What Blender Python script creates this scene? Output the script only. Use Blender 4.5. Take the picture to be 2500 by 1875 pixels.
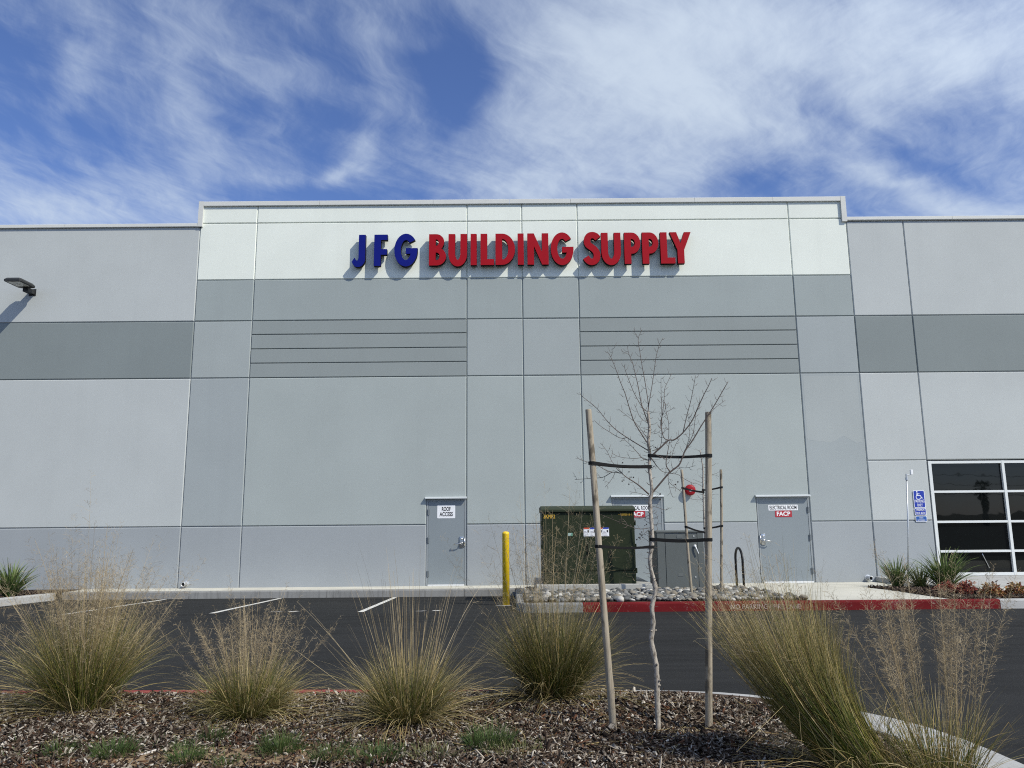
import bpy, bmesh, math, random
import numpy as np
from mathutils import Matrix, Vector

# ------------------------------------------------------------------ scene, camera, light
scene = bpy.context.scene
for o in list(bpy.data.objects):
    bpy.data.objects.remove(o)
R = math.radians
random.seed(7)
rng = np.random.default_rng(7)
col = scene.collection

EYE = 1.62
WALL = 19.0            # distance of the facade plane
cam_data = bpy.data.cameras.new('camera')
cam = bpy.data.objects.new('camera', cam_data)
col.objects.link(cam)
cam_data.sensor_width = 36.0
cam_data.lens = 26.93
cam_data.clip_end = 3000
_p, _r, _y = R(9.842), R(-0.502), R(-0.07)
_F = Vector((0, math.cos(_p), math.sin(_p)))
_U = Vector((0, -math.sin(_p), math.cos(_p)))
_X = Vector((1, 0, 0))
_R2 = math.cos(_r) * _X + math.sin(_r) * _U
_U2 = -math.sin(_r) * _X + math.cos(_r) * _U
_m = Matrix((( _R2.x, _U2.x, -_F.x), (_R2.y, _U2.y, -_F.y), (_R2.z, _U2.z, -_F.z)))
cam.matrix_world = Matrix.Translation((0, 0, EYE)) @ Matrix.Rotation(_y, 4, 'Z') @ _m.to_4x4()
scene.camera = cam

SUN_TO = Vector((0.83, -0.63, 1.0)).normalized()
sun_data = bpy.data.lights.new('sun', 'SUN')
sun_data.energy = 4.55
sun_data.angle = R(0.5)
sun_data.color = (1.0, 0.95, 0.83)
sun = bpy.data.objects.new('sun', sun_data)
col.objects.link(sun)
sun.rotation_euler = (-SUN_TO).to_track_quat('-Z', 'Y').to_euler()
sun.location = (20, -20, 30)

scene.view_settings.view_transform = 'Standard'
scene.view_settings.look = 'None'
scene.view_settings.exposure = 0.0
scene.view_settings.gamma = 1.0
scene.view_settings.use_curve_mapping = False
scene.render.engine = 'CYCLES'
scene.cycles.max_bounces = 6
scene.cycles.use_denoising = False
scene.cycles.filter_width = 1.1

# ------------------------------------------------------------------ node helpers
class NT:
    def __init__(s, tree):
        s.t = tree; s.n = tree.nodes; s.l = tree.links
    def new(s, typ, **kw):
        n = s.n.new(typ)
        for k, v in kw.items():
            setattr(n, k, v)
        return n
    def put(s, sock, v):
        if hasattr(v, 'is_output'):
            s.l.new(v, sock)
        elif v is not None:
            sock.default_value = v
    def math(s, op, a, b=None, c=None, clamp=False):
        n = s.new('ShaderNodeMath', operation=op, use_clamp=clamp)
        s.put(n.inputs[0], a); s.put(n.inputs[1], b) if b is not None else None
        if c is not None: s.put(n.inputs[2], c)
        return n.outputs[0]
    def vmath(s, op, a, b=None):
        n = s.new('ShaderNodeVectorMath', operation=op)
        s.put(n.inputs[0], a)
        if b is not None: s.put(n.inputs[1], b)
        return n.outputs['Value'] if op in ('LENGTH', 'DOT_PRODUCT') else n.outputs[0]
    def noise(s, vec, scale, detail=4, rough=.55, dist=0.0, color=False):
        n = s.new('ShaderNodeTexNoise')
        if vec is not None: s.l.new(vec, n.inputs['Vector'])
        n.inputs['Scale'].default_value = scale
        n.inputs['Detail'].default_value = detail
        n.inputs['Roughness'].default_value = rough
        n.inputs['Distortion'].default_value = dist
        return n.outputs['Color'] if color else n.outputs[0]
    def maprange(s, v, a, b, c=0.0, d=1.0, smooth=False):
        n = s.new('ShaderNodeMapRange')
        if smooth: n.interpolation_type = 'SMOOTHSTEP'
        s.put(n.inputs[0], v)
        for i, x in enumerate((a, b, c, d)): n.inputs[i + 1].default_value = x
        return n.outputs[0]
    def mapping(s, vec, loc=(0, 0, 0), rot=(0, 0, 0), scale=(1, 1, 1)):
        n = s.new('ShaderNodeMapping')
        s.l.new(vec, n.inputs[0])
        n.inputs['Location'].default_value = loc
        n.inputs['Rotation'].default_value = rot
        n.inputs['Scale'].default_value = scale
        return n.outputs[0]
    def mix(s, f, a, b, blend='MIX'):
        n = s.new('ShaderNodeMix', data_type='RGBA', blend_type=blend)
        s.put(n.inputs[0], f)
        s.put(n.inputs[6], a if hasattr(a, 'is_output') else (*a, 1) if len(a) == 3 else a)
        s.put(n.inputs[7], b if hasattr(b, 'is_output') else (*b, 1) if len(b) == 3 else b)
        return n.outputs[2]
    def ramp(s, f, stops):
        n = s.new('ShaderNodeValToRGB')
        s.l.new(f, n.inputs[0])
        e = n.color_ramp.elements
        while len(e) < len(stops): e.new(.5)
        for i, (p, c) in enumerate(stops):
            e[i].position = p; e[i].color = (*c, 1) if len(c) == 3 else c
        return n.outputs[0]

# ------------------------------------------------------------------ sky: clear blue with sheets of cirrus
world = bpy.data.worlds.new('World')
scene.world = world
world.use_nodes = True
w = NT(world.node_tree)
w.n.clear()
sky = w.new('ShaderNodeTexSky', sky_type='NISHITA')
sky.sun_disc = False
sky.sun_elevation = math.asin(SUN_TO.z)
sky.sun_rotation = math.atan2(SUN_TO.x, SUN_TO.y)
sky.air_density = 1.0
sky.dust_density = 0.3
sky.ozone_density = 2.5
tc = w.new('ShaderNodeTexCoord')
sep = w.new('ShaderNodeSeparateXYZ')
w.l.new(tc.outputs['Generated'], sep.inputs[0])
zc = w.math('MAXIMUM', sep.outputs[2], 0.04)
comb = w.new('ShaderNodeCombineXYZ')
w.l.new(w.math('DIVIDE', sep.outputs[0], zc), comb.inputs[0])
w.l.new(w.math('DIVIDE', sep.outputs[1], zc), comb.inputs[1])
P = comb.outputs[0]                       # point on the flat cloud layer (unit height)
warp = w.vmath('SUBTRACT', w.noise(P, 1.3, 3, .55, color=True), (.5, .5, .5))
wsc = w.new('ShaderNodeVectorMath', operation='SCALE'); w.l.new(warp, wsc.inputs[0]); wsc.inputs[3].default_value = .38
Pw = w.vmath('ADD', P, wsc.outputs[0])
warp2 = w.vmath('SUBTRACT', w.noise(P, 3.5, 2, .5, color=True), (.5, .5, .5))
wsc2 = w.new('ShaderNodeVectorMath', operation='SCALE'); w.l.new(warp2, wsc2.inputs[0]); wsc2.inputs[3].default_value = .22
Pm = w.vmath('ADD', P, wsc2.outputs[0])   # softly warped, used for the cloud banks
# fibres of ice cloud, drawn out along two wind directions
Pk = w.mapping(Pw, scale=(1, .46, 1))
def fibres(turn, along, across, sc, det, loc=(0, 0, 0)):
    return w.noise(w.mapping(w.mapping(Pk, loc=loc, rot=(0, 0, R(turn))), scale=(along, across, 1)), sc, det, .64, .15)
fib1 = fibres(-26, .75, 2.3, 2.6, 9)
fib2 = w.math('ADD', w.math('MULTIPLY', fibres(62, .8, 2.0, 2.6, 9, (2, 5, 0)), .55), w.math('MULTIPLY', fibres(-48, .8, 2.1, 2.3, 9, (7, 1, 0)), .45))
big = w.noise(w.mapping(Pk, loc=(3.1, 1.7, 0)), 1.5, 6, .58)
fine = w.math('ADD', w.math('MULTIPLY', fibres(-30, 1, 2.6, 11, 5), .6), w.math('MULTIPLY', fibres(50, 1, 2.2, 12, 5), .4))
# cloud banks: (u, v, half width, half depth, turn, weight) on the layer
BANKS = [(0.25, 1.5, 0.26, 0.26, 0, 0.6), (0.85, 1.5, 0.65, 0.22, 8, 0.52), (0.32, 1.98, 0.36, 0.36, -8, 0.45), (0.05, 2.3, 0.22, 0.22, 0, 0.3), (0.7, 1.8, 0.4, 0.18, 14, 0.38), (1.2, 2.22, 0.4, 0.06, 33, 0.42), (1.62, 2.42, 0.4, 0.09, 10, 0.4), (1.15, 1.55, 0.25, 0.14, 20, 0.25), (-1.45, 2.35, 0.42, 0.2, 0, 0.5), (-0.8, 1.78, 0.08, 0.34, 14, 0.5), (-0.62, 1.42, 0.08, 0.12, 30, 0.28), (-0.55, 1.62, 0.26, 0.1, 20, 0.25), (-0.47, 2.02, 0.24, 0.05, -62, 0.42), (-1.02, 1.62, 0.22, 0.05, -50, 0.36), (-0.95, 2.1, 0.26, 0.12, 0, 0.2), (-0.36, 1.42, 0.16, 0.07, 20, 0.18), (-0.2, 1.47, 0.07, 0.05, 10, 0.2), (-0.56, 2.3, 0.24, 0.1, 0, -0.85), (-0.13, 1.62, 0.085, 0.27, 0, -0.85), (-0.4, 1.8, 0.18, 0.07, 25, -0.24), (-1.08, 1.44, 0.1, 0.12, 0, -0.4), (-1.25, 1.8, 0.14, 0.1, 0, -0.28), (-0.55, 1.95, 0.07, 0.12, 0, -0.24), (1.02, 1.93, 0.5, 0.045, 36, -0.4), (0.72, 2.2, 0.16, 0.07, 36, -0.32), (1.55, 2.08, 0.25, 0.05, 33, -0.24), (0.5, 1.75, 0.7, 0.5, 0, 0.15), (-0.85, 1.7, 0.6, 0.5, 0, -0.3), (1.7, 2.0, 0.5, 0.4, 0, 0.15)]
bank = None
for (u, v, a, b, t, wt) in BANKS:
    q = w.mapping(w.vmath('SUBTRACT', Pm, (u, v, 0)), rot=(0, 0, R(-t)))
    q = w.vmath('MULTIPLY', q, (1 / a, 1 / b, 0))
    g = w.math('MULTIPLY', w.math('EXPONENT', w.math('MULTIPLY', w.math('POWER', w.vmath('LENGTH', q), 2.6), -1.0)), wt)
    bank = g if bank is None else w.math('ADD', bank, g)
side = w.maprange(w.new('ShaderNodeSeparateXYZ').outputs[0], -.45, .25, 0, 1, True)
w.l.new(Pm, side.node.inputs[0].links[0].from_node.inputs[0])
fib = w.math('ADD', w.math('MULTIPLY', fib1, w.math('ADD', .15, w.math('MULTIPLY', side, .7))), w.math('MULTIPLY', fib2, w.math('SUBTRACT', .85, w.math('MULTIPLY', side, .7))))
dens = w.math('ADD', w.math('MULTIPLY', w.math('SUBTRACT', fib, .5), w.math('SUBTRACT', 3.2, w.math('MULTIPLY', side, 1.1))), w.math('MULTIPLY', w.math('SUBTRACT', big, .5), .8))
dens = w.math('ADD', dens, w.math('MULTIPLY', w.math('SUBTRACT', fine, .5), .85))
dens = w.math('ADD', dens, bank)
cover = w.maprange(dens, -.60, 1.26, 0, .95, True)
cover = w.math('MULTIPLY', cover, w.maprange(sep.outputs[2], .02, .22, .55, 1))
bg_sky = w.new('ShaderNodeBackground'); bg_sky.inputs[1].default_value = .115
tint = w.mix(1.0, sky.outputs[0], ((.77, .87, 1.20)), 'MULTIPLY')
w.l.new(tint, bg_sky.inputs[0])
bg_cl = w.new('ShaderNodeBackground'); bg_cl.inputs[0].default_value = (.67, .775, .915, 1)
# ice cloud scatters sunlight forward; glow round the unseen sun added for fill
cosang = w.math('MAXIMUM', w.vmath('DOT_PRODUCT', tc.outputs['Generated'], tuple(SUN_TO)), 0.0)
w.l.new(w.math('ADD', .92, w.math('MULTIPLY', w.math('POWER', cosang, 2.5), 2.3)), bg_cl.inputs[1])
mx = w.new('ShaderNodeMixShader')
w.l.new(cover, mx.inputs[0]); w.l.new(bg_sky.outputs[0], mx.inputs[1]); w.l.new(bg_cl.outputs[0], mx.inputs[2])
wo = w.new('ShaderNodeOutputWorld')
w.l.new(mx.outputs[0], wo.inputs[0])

# ------------------------------------------------------------------ materials
MATS = {}
def material(name, base, rough=.8, var=.0, vscale=3.0, bump=0.0, bscale=80.0, metal=0.0, spec=.5,
             var_col=None, coord='Object', detail=5, bdetail=3):
    if name in MATS: return MATS[name]
    m = bpy.data.materials.new(name); m.use_nodes = True
    t = NT(m.node_tree)
    b = t.n['Principled BSDF']
    b.inputs['Roughness'].default_value = rough
    b.inputs['Metallic'].default_value = metal
    b.inputs['Specular IOR Level'].default_value = spec
    b.inputs['Base Color'].default_value = (*base, 1)
    tcn = t.new('ShaderNodeTexCoord').outputs[coord]
    if var:
        dark = var_col or tuple(c * (1 - var) for c in base)
        lite = tuple(min(1, c * (1 + var * .6)) for c in base)
        n1 = t.noise(tcn, vscale, detail, .6)
        t.l.new(t.ramp(n1, [(.28, dark), (.5, base), (.75, lite)]), b.inputs['Base Color'])
    if bump:
        bn = t.new('ShaderNodeBump'); bn.inputs['Strength'].default_value = bump
        bn.inputs['Distance'].default_value = .01
        t.l.new(t.noise(tcn, bscale, bdetail, .6), bn.inputs['Height'])
        t.l.new(bn.outputs[0], b.inputs['Normal'])
    MATS[name] = m
    return m

def wall_paint(name, base):
    """rolled masonry paint: large soft blotches, weathering streaks, fine stipple"""
    m = bpy.data.materials.new(name); m.use_nodes = True
    t = NT(m.node_tree); b = t.n['Principled BSDF']
    b.inputs['Roughness'].default_value = .72
    b.inputs['Specular IOR Level'].default_value = .3
    c = t.new('ShaderNodeTexCoord').outputs['Object']
    blot = t.noise(c, .55, 5, .6)
    col1 = t.ramp(blot, [(.3, tuple(x * .95 for x in base)), (.7, tuple(min(1, x * 1.035) for x in base))])
    streak = t.noise(t.mapping(c, scale=(2.2, 1, .12)), 1.6, 6, .65)
    col2 = t.mix(t.maprange(streak, .50, .76, 0, .20), col1, tuple(x * .86 for x in base))
    speck = t.noise(c, 38, 3, .7)
    col3 = t.mix(t.maprange(speck, .56, .75, 0, .10), col2, tuple(x * .8 for x in base))
    t.l.new(col3, b.inputs['Base Color'])
    bn = t.new('ShaderNodeBump'); bn.inputs['Strength'].default_value = .12; bn.inputs['Distance'].default_value = .004
    t.l.new(t.noise(c, 70, 4, .6), bn.inputs['Height']); t.l.new(bn.outputs[0], b.inputs['Normal'])
    MATS[name] = m
    return m

def attr_mat(name, rough=.8, spec=.3, trans=0.0):
    """colour comes from the vertex colour 'tint' (each leaf, chip or blade has its own pigment)"""
    m = bpy.data.materials.new(name); m.use_nodes = True
    t = NT(m.node_tree); b = t.n['Principled BSDF']
    b.inputs['Roughness'].default_value = rough
    b.inputs['Specular IOR Level'].default_value = spec
    a = t.new('ShaderNodeAttribute'); a.attribute_name = 'tint'
    t.l.new(a.outputs['Color'], b.inputs['Base Color'])
    if trans:
        tr = t.new('ShaderNodeBsdfTranslucent'); t.l.new(a.outputs['Color'], tr.inputs[0])
        ms = t.new('ShaderNodeMixShader'); ms.inputs[0].default_value = trans
        t.l.new(b.outputs[0], ms.inputs[1]); t.l.new(tr.outputs[0], ms.inputs[2])
        t.l.new(ms.outputs[0], t.n['Material Output'].inputs[0])
    MATS[name] = m
    return m

# ------------------------------------------------------------------ object helpers
def tag(o, label=None, cat=None, group=None, kind=None):
    if label: o['label'] = label
    if cat: o['category'] = cat
    if group: o['group'] = group
    if kind: o['kind'] = kind
    return o
def empty(name, loc=(0, 0, 0), rz=0):
    o = bpy.data.objects.new(name, None); col.objects.link(o)
    o.location = loc; o.rotation_euler = (0, 0, rz); o.empty_display_size = .2
    return o
def link(name, me, m=None, parent=None, smooth=False):
    o = bpy.data.objects.new(name, me); col.objects.link(o)
    if m is not None:
        me.materials.clear(); me.materials.append(m)
    if parent is not None: o.parent = parent
    if smooth and len(me.polygons):
        me.polygons.foreach_set('use_smooth', np.ones(len(me.polygons), dtype=bool))
    return o
def np_mesh(name, verts, faces, tint=None):
    """verts (n,3), faces (m,k) arrays, tint (n,3)"""
    me = bpy.data.meshes.new(name)
    verts = np.asarray(verts, dtype=np.float32); faces = np.asarray(faces, dtype=np.int32)
    k = faces.shape[1]
    me.vertices.add(len(verts)); me.vertices.foreach_set('co', verts.ravel())
    me.loops.add(faces.size); me.loops.foreach_set('vertex_index', faces.ravel())
    me.polygons.add(len(faces))
    me.polygons.foreach_set('loop_start', np.arange(0, faces.size, k, dtype=np.int32))
    me.polygons.foreach_set('loop_total', np.full(len(faces), k, dtype=np.int32))
    me.update(calc_edges=True)
    if tint is not None:
        a = me.color_attributes.new('tint', 'FLOAT_COLOR', 'POINT')
        a.data.foreach_set('color', np.hstack([tint, np.ones((len(tint), 1))]).astype(np.float32).ravel())
    return me
class MB:
    """collects boxes, tubes, lathes and prisms into one mesh"""
    def __init__(s): s.v = []; s.f = []
    def add(s, verts, faces, M=None):
        n = len(s.v)
        for p in verts:
            p = Vector(p)
            s.v.append(tuple(M @ p) if M is not None else tuple(p))
        s.f += [tuple(i + n for i in f) for f in faces]
        return s
    def box(s, x0, x1, y0, y1, z0, z1, M=None, bev=0.0):
        if bev:
            bm = bmesh.new(); bmesh.ops.create_cube(bm, size=1)
            bmesh.ops.scale(bm, vec=(x1 - x0, y1 - y0, z1 - z0), verts=bm.verts)
            bmesh.ops.translate(bm, vec=((x0 + x1) / 2, (y0 + y1) / 2, (z0 + z1) / 2), verts=bm.verts)
            bmesh.ops.bevel(bm, geom=bm.edges[:], offset=bev, segments=2, affect='EDGES', profile=.6)
            bm.verts.index_update()
            vs = [v.co.copy() for v in bm.verts]; fs = [tuple(v.index for v in f.verts) for f in bm.faces]
            bm.free()
            return s.add(vs, fs, M)
        vs = [(x0, y0, z0), (x1, y0, z0), (x1, y1, z0), (x0, y1, z0), (x0, y0, z1), (x1, y0, z1), (x1, y1, z1), (x0, y1, z1)]
        return s.add(vs, [(0, 3, 2, 1), (4, 5, 6, 7), (0, 1, 5, 4), (1, 2, 6, 5), (2, 3, 7, 6), (3, 0, 4, 7)], M)
    def tube(s, pts, radii, n=8, caps=True, M=None):
        pts = [Vector(p) for p in pts]
        if not hasattr(radii, '__len__'): radii = [radii] * len(pts)
        vs = []; fs = []; ref = None
        for i, p in enumerate(pts):
            d = (pts[min(i + 1, len(pts) - 1)] - pts[max(i - 1, 0)])
            d = d.normalized() if d.length > 1e-9 else Vector((0, 0, 1))
            if ref is None:
                ref = d.orthogonal().normalized()
            ref = (ref - d * ref.dot(d)); ref = ref.normalized() if ref.length > 1e-6 else d.orthogonal().normalized()
            b = d.cross(ref)
            for k in range(n):
                a = 2 * math.pi * k / n
                vs.append(p + (ref * math.cos(a) + b * math.sin(a)) * radii[i])
        for i in range(len(pts) - 1):
            for k in range(n):
                fs.append((i * n + k, i * n + (k + 1) % n, (i + 1) * n + (k + 1) % n, (i + 1) * n + k))
        if caps:
            fs.append(tuple(range(n))[::-1]); fs.append(tuple((len(pts) - 1) * n + k for k in range(n)))
        return s.add(vs, fs, M)
    def lathe(s, prof, n=16, M=None):
        """prof: (radius, z) from bottom to top"""
        vs = []; fs = []
        for r, z in prof:
            for k in range(n):
                a = 2 * math.pi * k / n; vs.append((r * math.cos(a), r * math.sin(a), z))
        for i in range(len(prof) - 1):
            for k in range(n):
                fs.append((i * n + k, i * n + (k + 1) % n, (i + 1) * n + (k + 1) % n, (i + 1) * n + k))
        fs.append(tuple(range(n))[::-1]); fs.append(tuple((len(prof) - 1) * n + k for k in range(n)))
        return s.add(vs, fs, M)
    def prism_xz(s, poly, y0, y1, M=None):
        """poly: (x, z) counter-clockwise seen from the front (-y); y0 is the front"""
        n = len(poly)
        vs = [(x, y0, z) for x, z in poly] + [(x, y1, z) for x, z in poly]
        fs = [tuple(range(n)), tuple(range(2 * n - 1, n - 1, -1))]
        fs += [(i, i + n, (i + 1) % n + n, (i + 1) % n) for i in range(n)]
        return s.add(vs, fs, M)
    def prism_xy(s, poly, z0, z1, M=None):
        n = len(poly)
        vs = [(x, y, z0) for x, y in poly] + [(x, y, z1) for x, y in poly]
        fs = [tuple(range(n))[::-1], tuple(range(n, 2 * n))]
        fs += [(i, (i + 1) % n, (i + 1) % n + n, i + n) for i in range(n)]
        return s.add(vs, fs, M)
    def build(s, name, m, parent=None, smooth=False):
        me = bpy.data.meshes.new(name)
        me.from_pydata(s.v, [], s.f); me.update()
        return link(name, me, m, parent, smooth)
def copy_tree(o, parent=None):
    c = o.copy(); col.objects.link(c); c.parent = parent
    for ch in list(o.children): copy_tree(ch, c)
    return c
def auto_smooth(o, deg=35):
    me = o.data
    me.polygons.foreach_set('use_smooth', np.ones(len(me.polygons), dtype=bool))
    bm = bmesh.new(); bm.from_mesh(me)
    for e in bm.edges:
        e.smooth = not (len(e.link_faces) == 2 and e.calc_face_angle(0) > R(deg))
    bm.to_mesh(me); bm.free()
    return o
def curve_mesh(name, splines, depth, res=1):
    """filled flat outline with holes -> mesh; splines: lists of (x, y); extruded by depth in z (0..depth)"""
    cu = bpy.data.curves.new(name, 'CURVE'); cu.dimensions = '2D'; cu.fill_mode = 'BOTH'; cu.extrude = depth / 2
    for pts in splines:
        sp = cu.splines.new('POLY'); sp.points.add(len(pts) - 1)
        for i, p in enumerate(pts): sp.points[i].co = (p[0], p[1], 0, 1)
        sp.use_cyclic_u = True
    o = bpy.data.objects.new(name, cu)
    me = bpy.data.meshes.new_from_object(o)
    bpy.data.objects.remove(o); bpy.data.curves.remove(cu)
    return me
def text_mesh(txt, size, depth=.001, bold=0.0, sx=1.0, align='CENTER', space=1.0, line=1.0):
    cu = bpy.data.curves.new('text', 'FONT'); cu.body = txt; cu.size = size
    cu.extrude = depth / 2; cu.offset = bold; cu.align_x = align; cu.align_y = 'CENTER'
    cu.space_character = space; cu.space_line = line; cu.resolution_u = 4
    o = bpy.data.objects.new('text', cu); col.objects.link(o)
    dg = bpy.context.evaluated_depsgraph_get(); dg.update()
    me = bpy.data.meshes.new_from_object(o.evaluated_get(dg))
    bpy.data.objects.remove(o); bpy.data.curves.remove(cu)
    me.transform(Matrix.Diagonal((sx, 1, 1, 1)))
    me.update()
    return me
UP = Matrix.Rotation(R(90), 4, 'X')        # lays an x-y drawing upright, facing -y
def wall_text(name, txt, cx, y, cz, width, height, m, parent, bold=0.0, tilt=0.0):
    """flat lettering fitted to width x height, upright, facing the camera side"""
    me = text_mesh(txt, 1.0, .001, bold)
    n = len(me.vertices); co = np.empty(n * 3, np.float32); me.vertices.foreach_get('co', co); co = co.reshape(-1, 3)
    mn, mxx = co.min(0), co.max(0)
    sx = width / (mxx[0] - mn[0]); sz = height / (mxx[1] - mn[1])
    c = (mn + mxx) / 2
    new = np.empty_like(co)
    new[:, 0] = cx + (co[:, 0] - c[0]) * sx
    new[:, 1] = y - .0006 - (co[:, 2] > 0) * .0008
    new[:, 2] = cz + (co[:, 1] - c[1]) * sz
    me.vertices.foreach_set('co', new.ravel()); me.update()
    return link(name, me, m, parent)
def rounded(x0, x1, z0, z1, r, n=4):
    pts = []
    for cx, cz, a0 in ((x1 - r, z0 + r, -90), (x1 - r, z1 - r, 0), (x0 + r, z1 - r, 90), (x0 + r, z0 + r, 180)):
        for k in range(n + 1):
            a = R(a0 + 90 * k / n); pts.append((cx + r * math.cos(a), cz + r * math.sin(a)))
    return pts
# material library (real-world base colours)
M_WHITE = wall_paint('paint_white', (0.733, 0.765, 0.690))
M_LIGHT = wall_paint('paint_light_grey', (0.450, 0.474, 0.463))
M_MID = wall_paint('paint_mid_grey', (0.333, 0.365, 0.358))
M_BAND = wall_paint('paint_band_grey', (0.309, 0.346, 0.338))
M_STRIP = wall_paint('paint_strip_grey', (0.260, 0.289, 0.282))
M_DARK = wall_paint('paint_dark_grey', (0.211, 0.240, 0.237))
M_BODY = wall_paint('paint_body_grey', (0.354, 0.390, 0.376))
M_BODY2 = wall_paint('paint_body_cool', (0.330, 0.362, 0.362))
M_BASE = wall_paint('paint_base_grey', (0.307, 0.330, 0.340))
M_PATCH = wall_paint('paint_touch_up', (0.356, 0.385, 0.378))
M_CORE = material('joint_sealant', (.20, .21, .215), .9)
M_COPING = material('coping_metal', (.58, .585, .55), .5, var=.05, vscale=2, spec=.3)
M_ROOF = material('roof_membrane', (.5, .5, .48), .9)
M_DOOR = material('door_paint', (.215, .245, .258), .5, var=.04, vscale=1.5)
M_DFRAME = material('door_frame_paint', (.26, .285, .295), .5)
M_CANOPY = material('drip_cap_paint', (.47, .50, .505), .55)
M_HINGE = material('hinge_steel', (.16, .18, .19), .5, metal=.4)
M_STEEL = material('satin_steel', (.55, .55, .53), .3, metal=1.0)
M_ALU = material('threshold_aluminium', (.72, .73, .72), .45, metal=.3)
M_FRAME = material('window_frame_white', (.66, .68, .66), .4)
M_BLACK = material('black_paint', (.010, .010, .011), .45, spec=.25)
M_BLACKM = material('letter_return_black', (.010, .009, .009), .7, spec=.08)
M_RED = material('sign_red', (.33, .006, .014), .6, var=.08, vscale=2.5, spec=.1)
M_BLUE = material('sign_blue', (.005, .011, .17), .6, var=.08, vscale=2.5, spec=.1)
M_PLATE = material('sign_white', (.78, .79, .80), .5)
M_TXT = material('sign_black', (.02, .02, .022), .6)
M_SRED = material('sign_plate_red', (.36, .02, .03), .5)
M_ADA = material('ada_blue', (.01, .035, .33), .45)
M_ADA2 = material('ada_blue_pale', (.015, .09, .33), .45)
M_YELLOW = material('bollard_yellow', (.78, .52, .012), .45, var=.05, vscale=6)
M_GREEN = material('transformer_green', (.021, .028, .014), .55, var=.10, vscale=1.4, spec=.14)
M_GREEN2 = material('transformer_lid', (.026, .034, .018), .55, spec=.2)
M_CABG = material('cabinet_grey', (.105, .116, .112), .5, var=.06, vscale=2, spec=.25)
M_CABG2 = material('cabinet_side_grey', (.125, .136, .132), .5, var=.06, vscale=2, spec=.25)
M_ALARM = material('alarm_red', (.27, .010, .016), .45, spec=.2)
M_LENS = material('lamp_lens', (.55, .55, .5), .25)
M_LAMP = material('lamp_bronze', (.02, .021, .02), .5)
M_PIPE = material('pipe_galvanised', (.55, .57, .58), .4, metal=.5)
M_RUBBER = material('rubber_black', (.009, .009, .009), .6, spec=.15)
M_TXTY = material('stencil_yellow', (.55, .33, .03), .6)
M_STKG = material('sticker_green', (.10, .26, .18), .5)
M_STKR = material('sticker_orange', (.50, .07, .03), .5)
M_STKB = material('sticker_blue', (.03, .06, .35), .5)
M_STKT = material('sticker_grey', (.35, .34, .36), .6)

def concrete(name, base, dirt=.35, streak=False):
    m = bpy.data.materials.new(name); m.use_nodes = True
    t = NT(m.node_tree); b = t.n['Principled BSDF']; b.inputs['Roughness'].default_value = .88
    b.inputs['Specular IOR Level'].default_value = .25
    c = t.new('ShaderNodeTexCoord').outputs['Object']
    n1 = t.noise(c, 1.1, 7, .65)
    c1 = t.ramp(n1, [(.3, tuple(x * .84 for x in base)), (.55, base), (.75, tuple(min(1, x * 1.1) for x in base))])
    n2 = t.noise(t.mapping(c, scale=(6, 6, .6) if streak else (.5, 3, 1)), 2.2, 6, .68)
    c2 = t.mix(t.maprange(n2, .5, .72, 0, dirt), c1, tuple(x * .45 for x in base))
    n3 = t.noise(c, 60, 3, .7)
    c3 = t.mix(t.maprange(n3, .55, .8, 0, .3), c2, tuple(x * .6 for x in base))
    t.l.new(c3, b.inputs['Base Color'])
    bn = t.new('ShaderNodeBump'); bn.inputs['Strength'].default_value = .35; bn.inputs['Distance'].default_value = .006
    t.l.new(t.noise(c, 45, 4, .65), bn.inputs['Height']); t.l.new(bn.outputs[0], b.inputs['Normal'])
    MATS[name] = m
    return m
M_WALK = concrete('walkway_concrete', (.52, .505, .435), .22)
M_KERB = concrete('kerb_concrete', (.40, .40, .385), .30)
M_KERBD = concrete('kerb_concrete_stained', (.235, .235, .225), .75, True)
M_PAD = concrete('pad_concrete', (.40, .395, .36), .4)

def worn_paint(name, paint, under, amount):
    m = bpy.data.materials.new(name); m.use_nodes = True
    t = NT(m.node_tree); b = t.n['Principled BSDF']; b.inputs['Roughness'].default_value = .8; b.inputs['Specular IOR Level'].default_value = .1
    c = t.new('ShaderNodeTexCoord').outputs['Object']
    n1 = t.noise(c, 3.0, 7, .7); n2 = t.noise(c, 26, 5, .75)
    worn = t.maprange(t.math('ADD', t.math('MULTIPLY', n1, .5), t.math('MULTIPLY', n2, .5)), .56, .64, 0, amount)
    base = t.ramp(t.noise(t.mapping(c, scale=(1, 1, 3)), 1.6, 6, .6), [(.3, tuple(x * .74 for x in paint)), (.6, paint), (.8, tuple(min(1, x * 1.2 + .015) for x in paint))])
    t.l.new(t.mix(worn, base, under), b.inputs['Base Color'])
    bn = t.new('ShaderNodeBump'); bn.inputs['Strength'].default_value = .3; bn.inputs['Distance'].default_value = .005
    t.l.new(t.noise(c, 55, 4, .6), bn.inputs['Height']); t.l.new(bn.outputs[0], b.inputs['Normal'])
    MATS[name] = m
    return m
M_KRED = worn_paint('kerb_red_paint', (.135, .010, .012), (.24, .19, .17), .5)
M_KREDF = worn_paint('kerb_red_faded', (.26, .05, .05), (.36, .33, .29), .7)
M_LINE = worn_paint('line_paint', (.62, .61, .56), (.10, .10, .10), .75)
M_FADED = worn_paint('faded_paint', (.34, .34, .33), (.06, .06, .06), .9)

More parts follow.
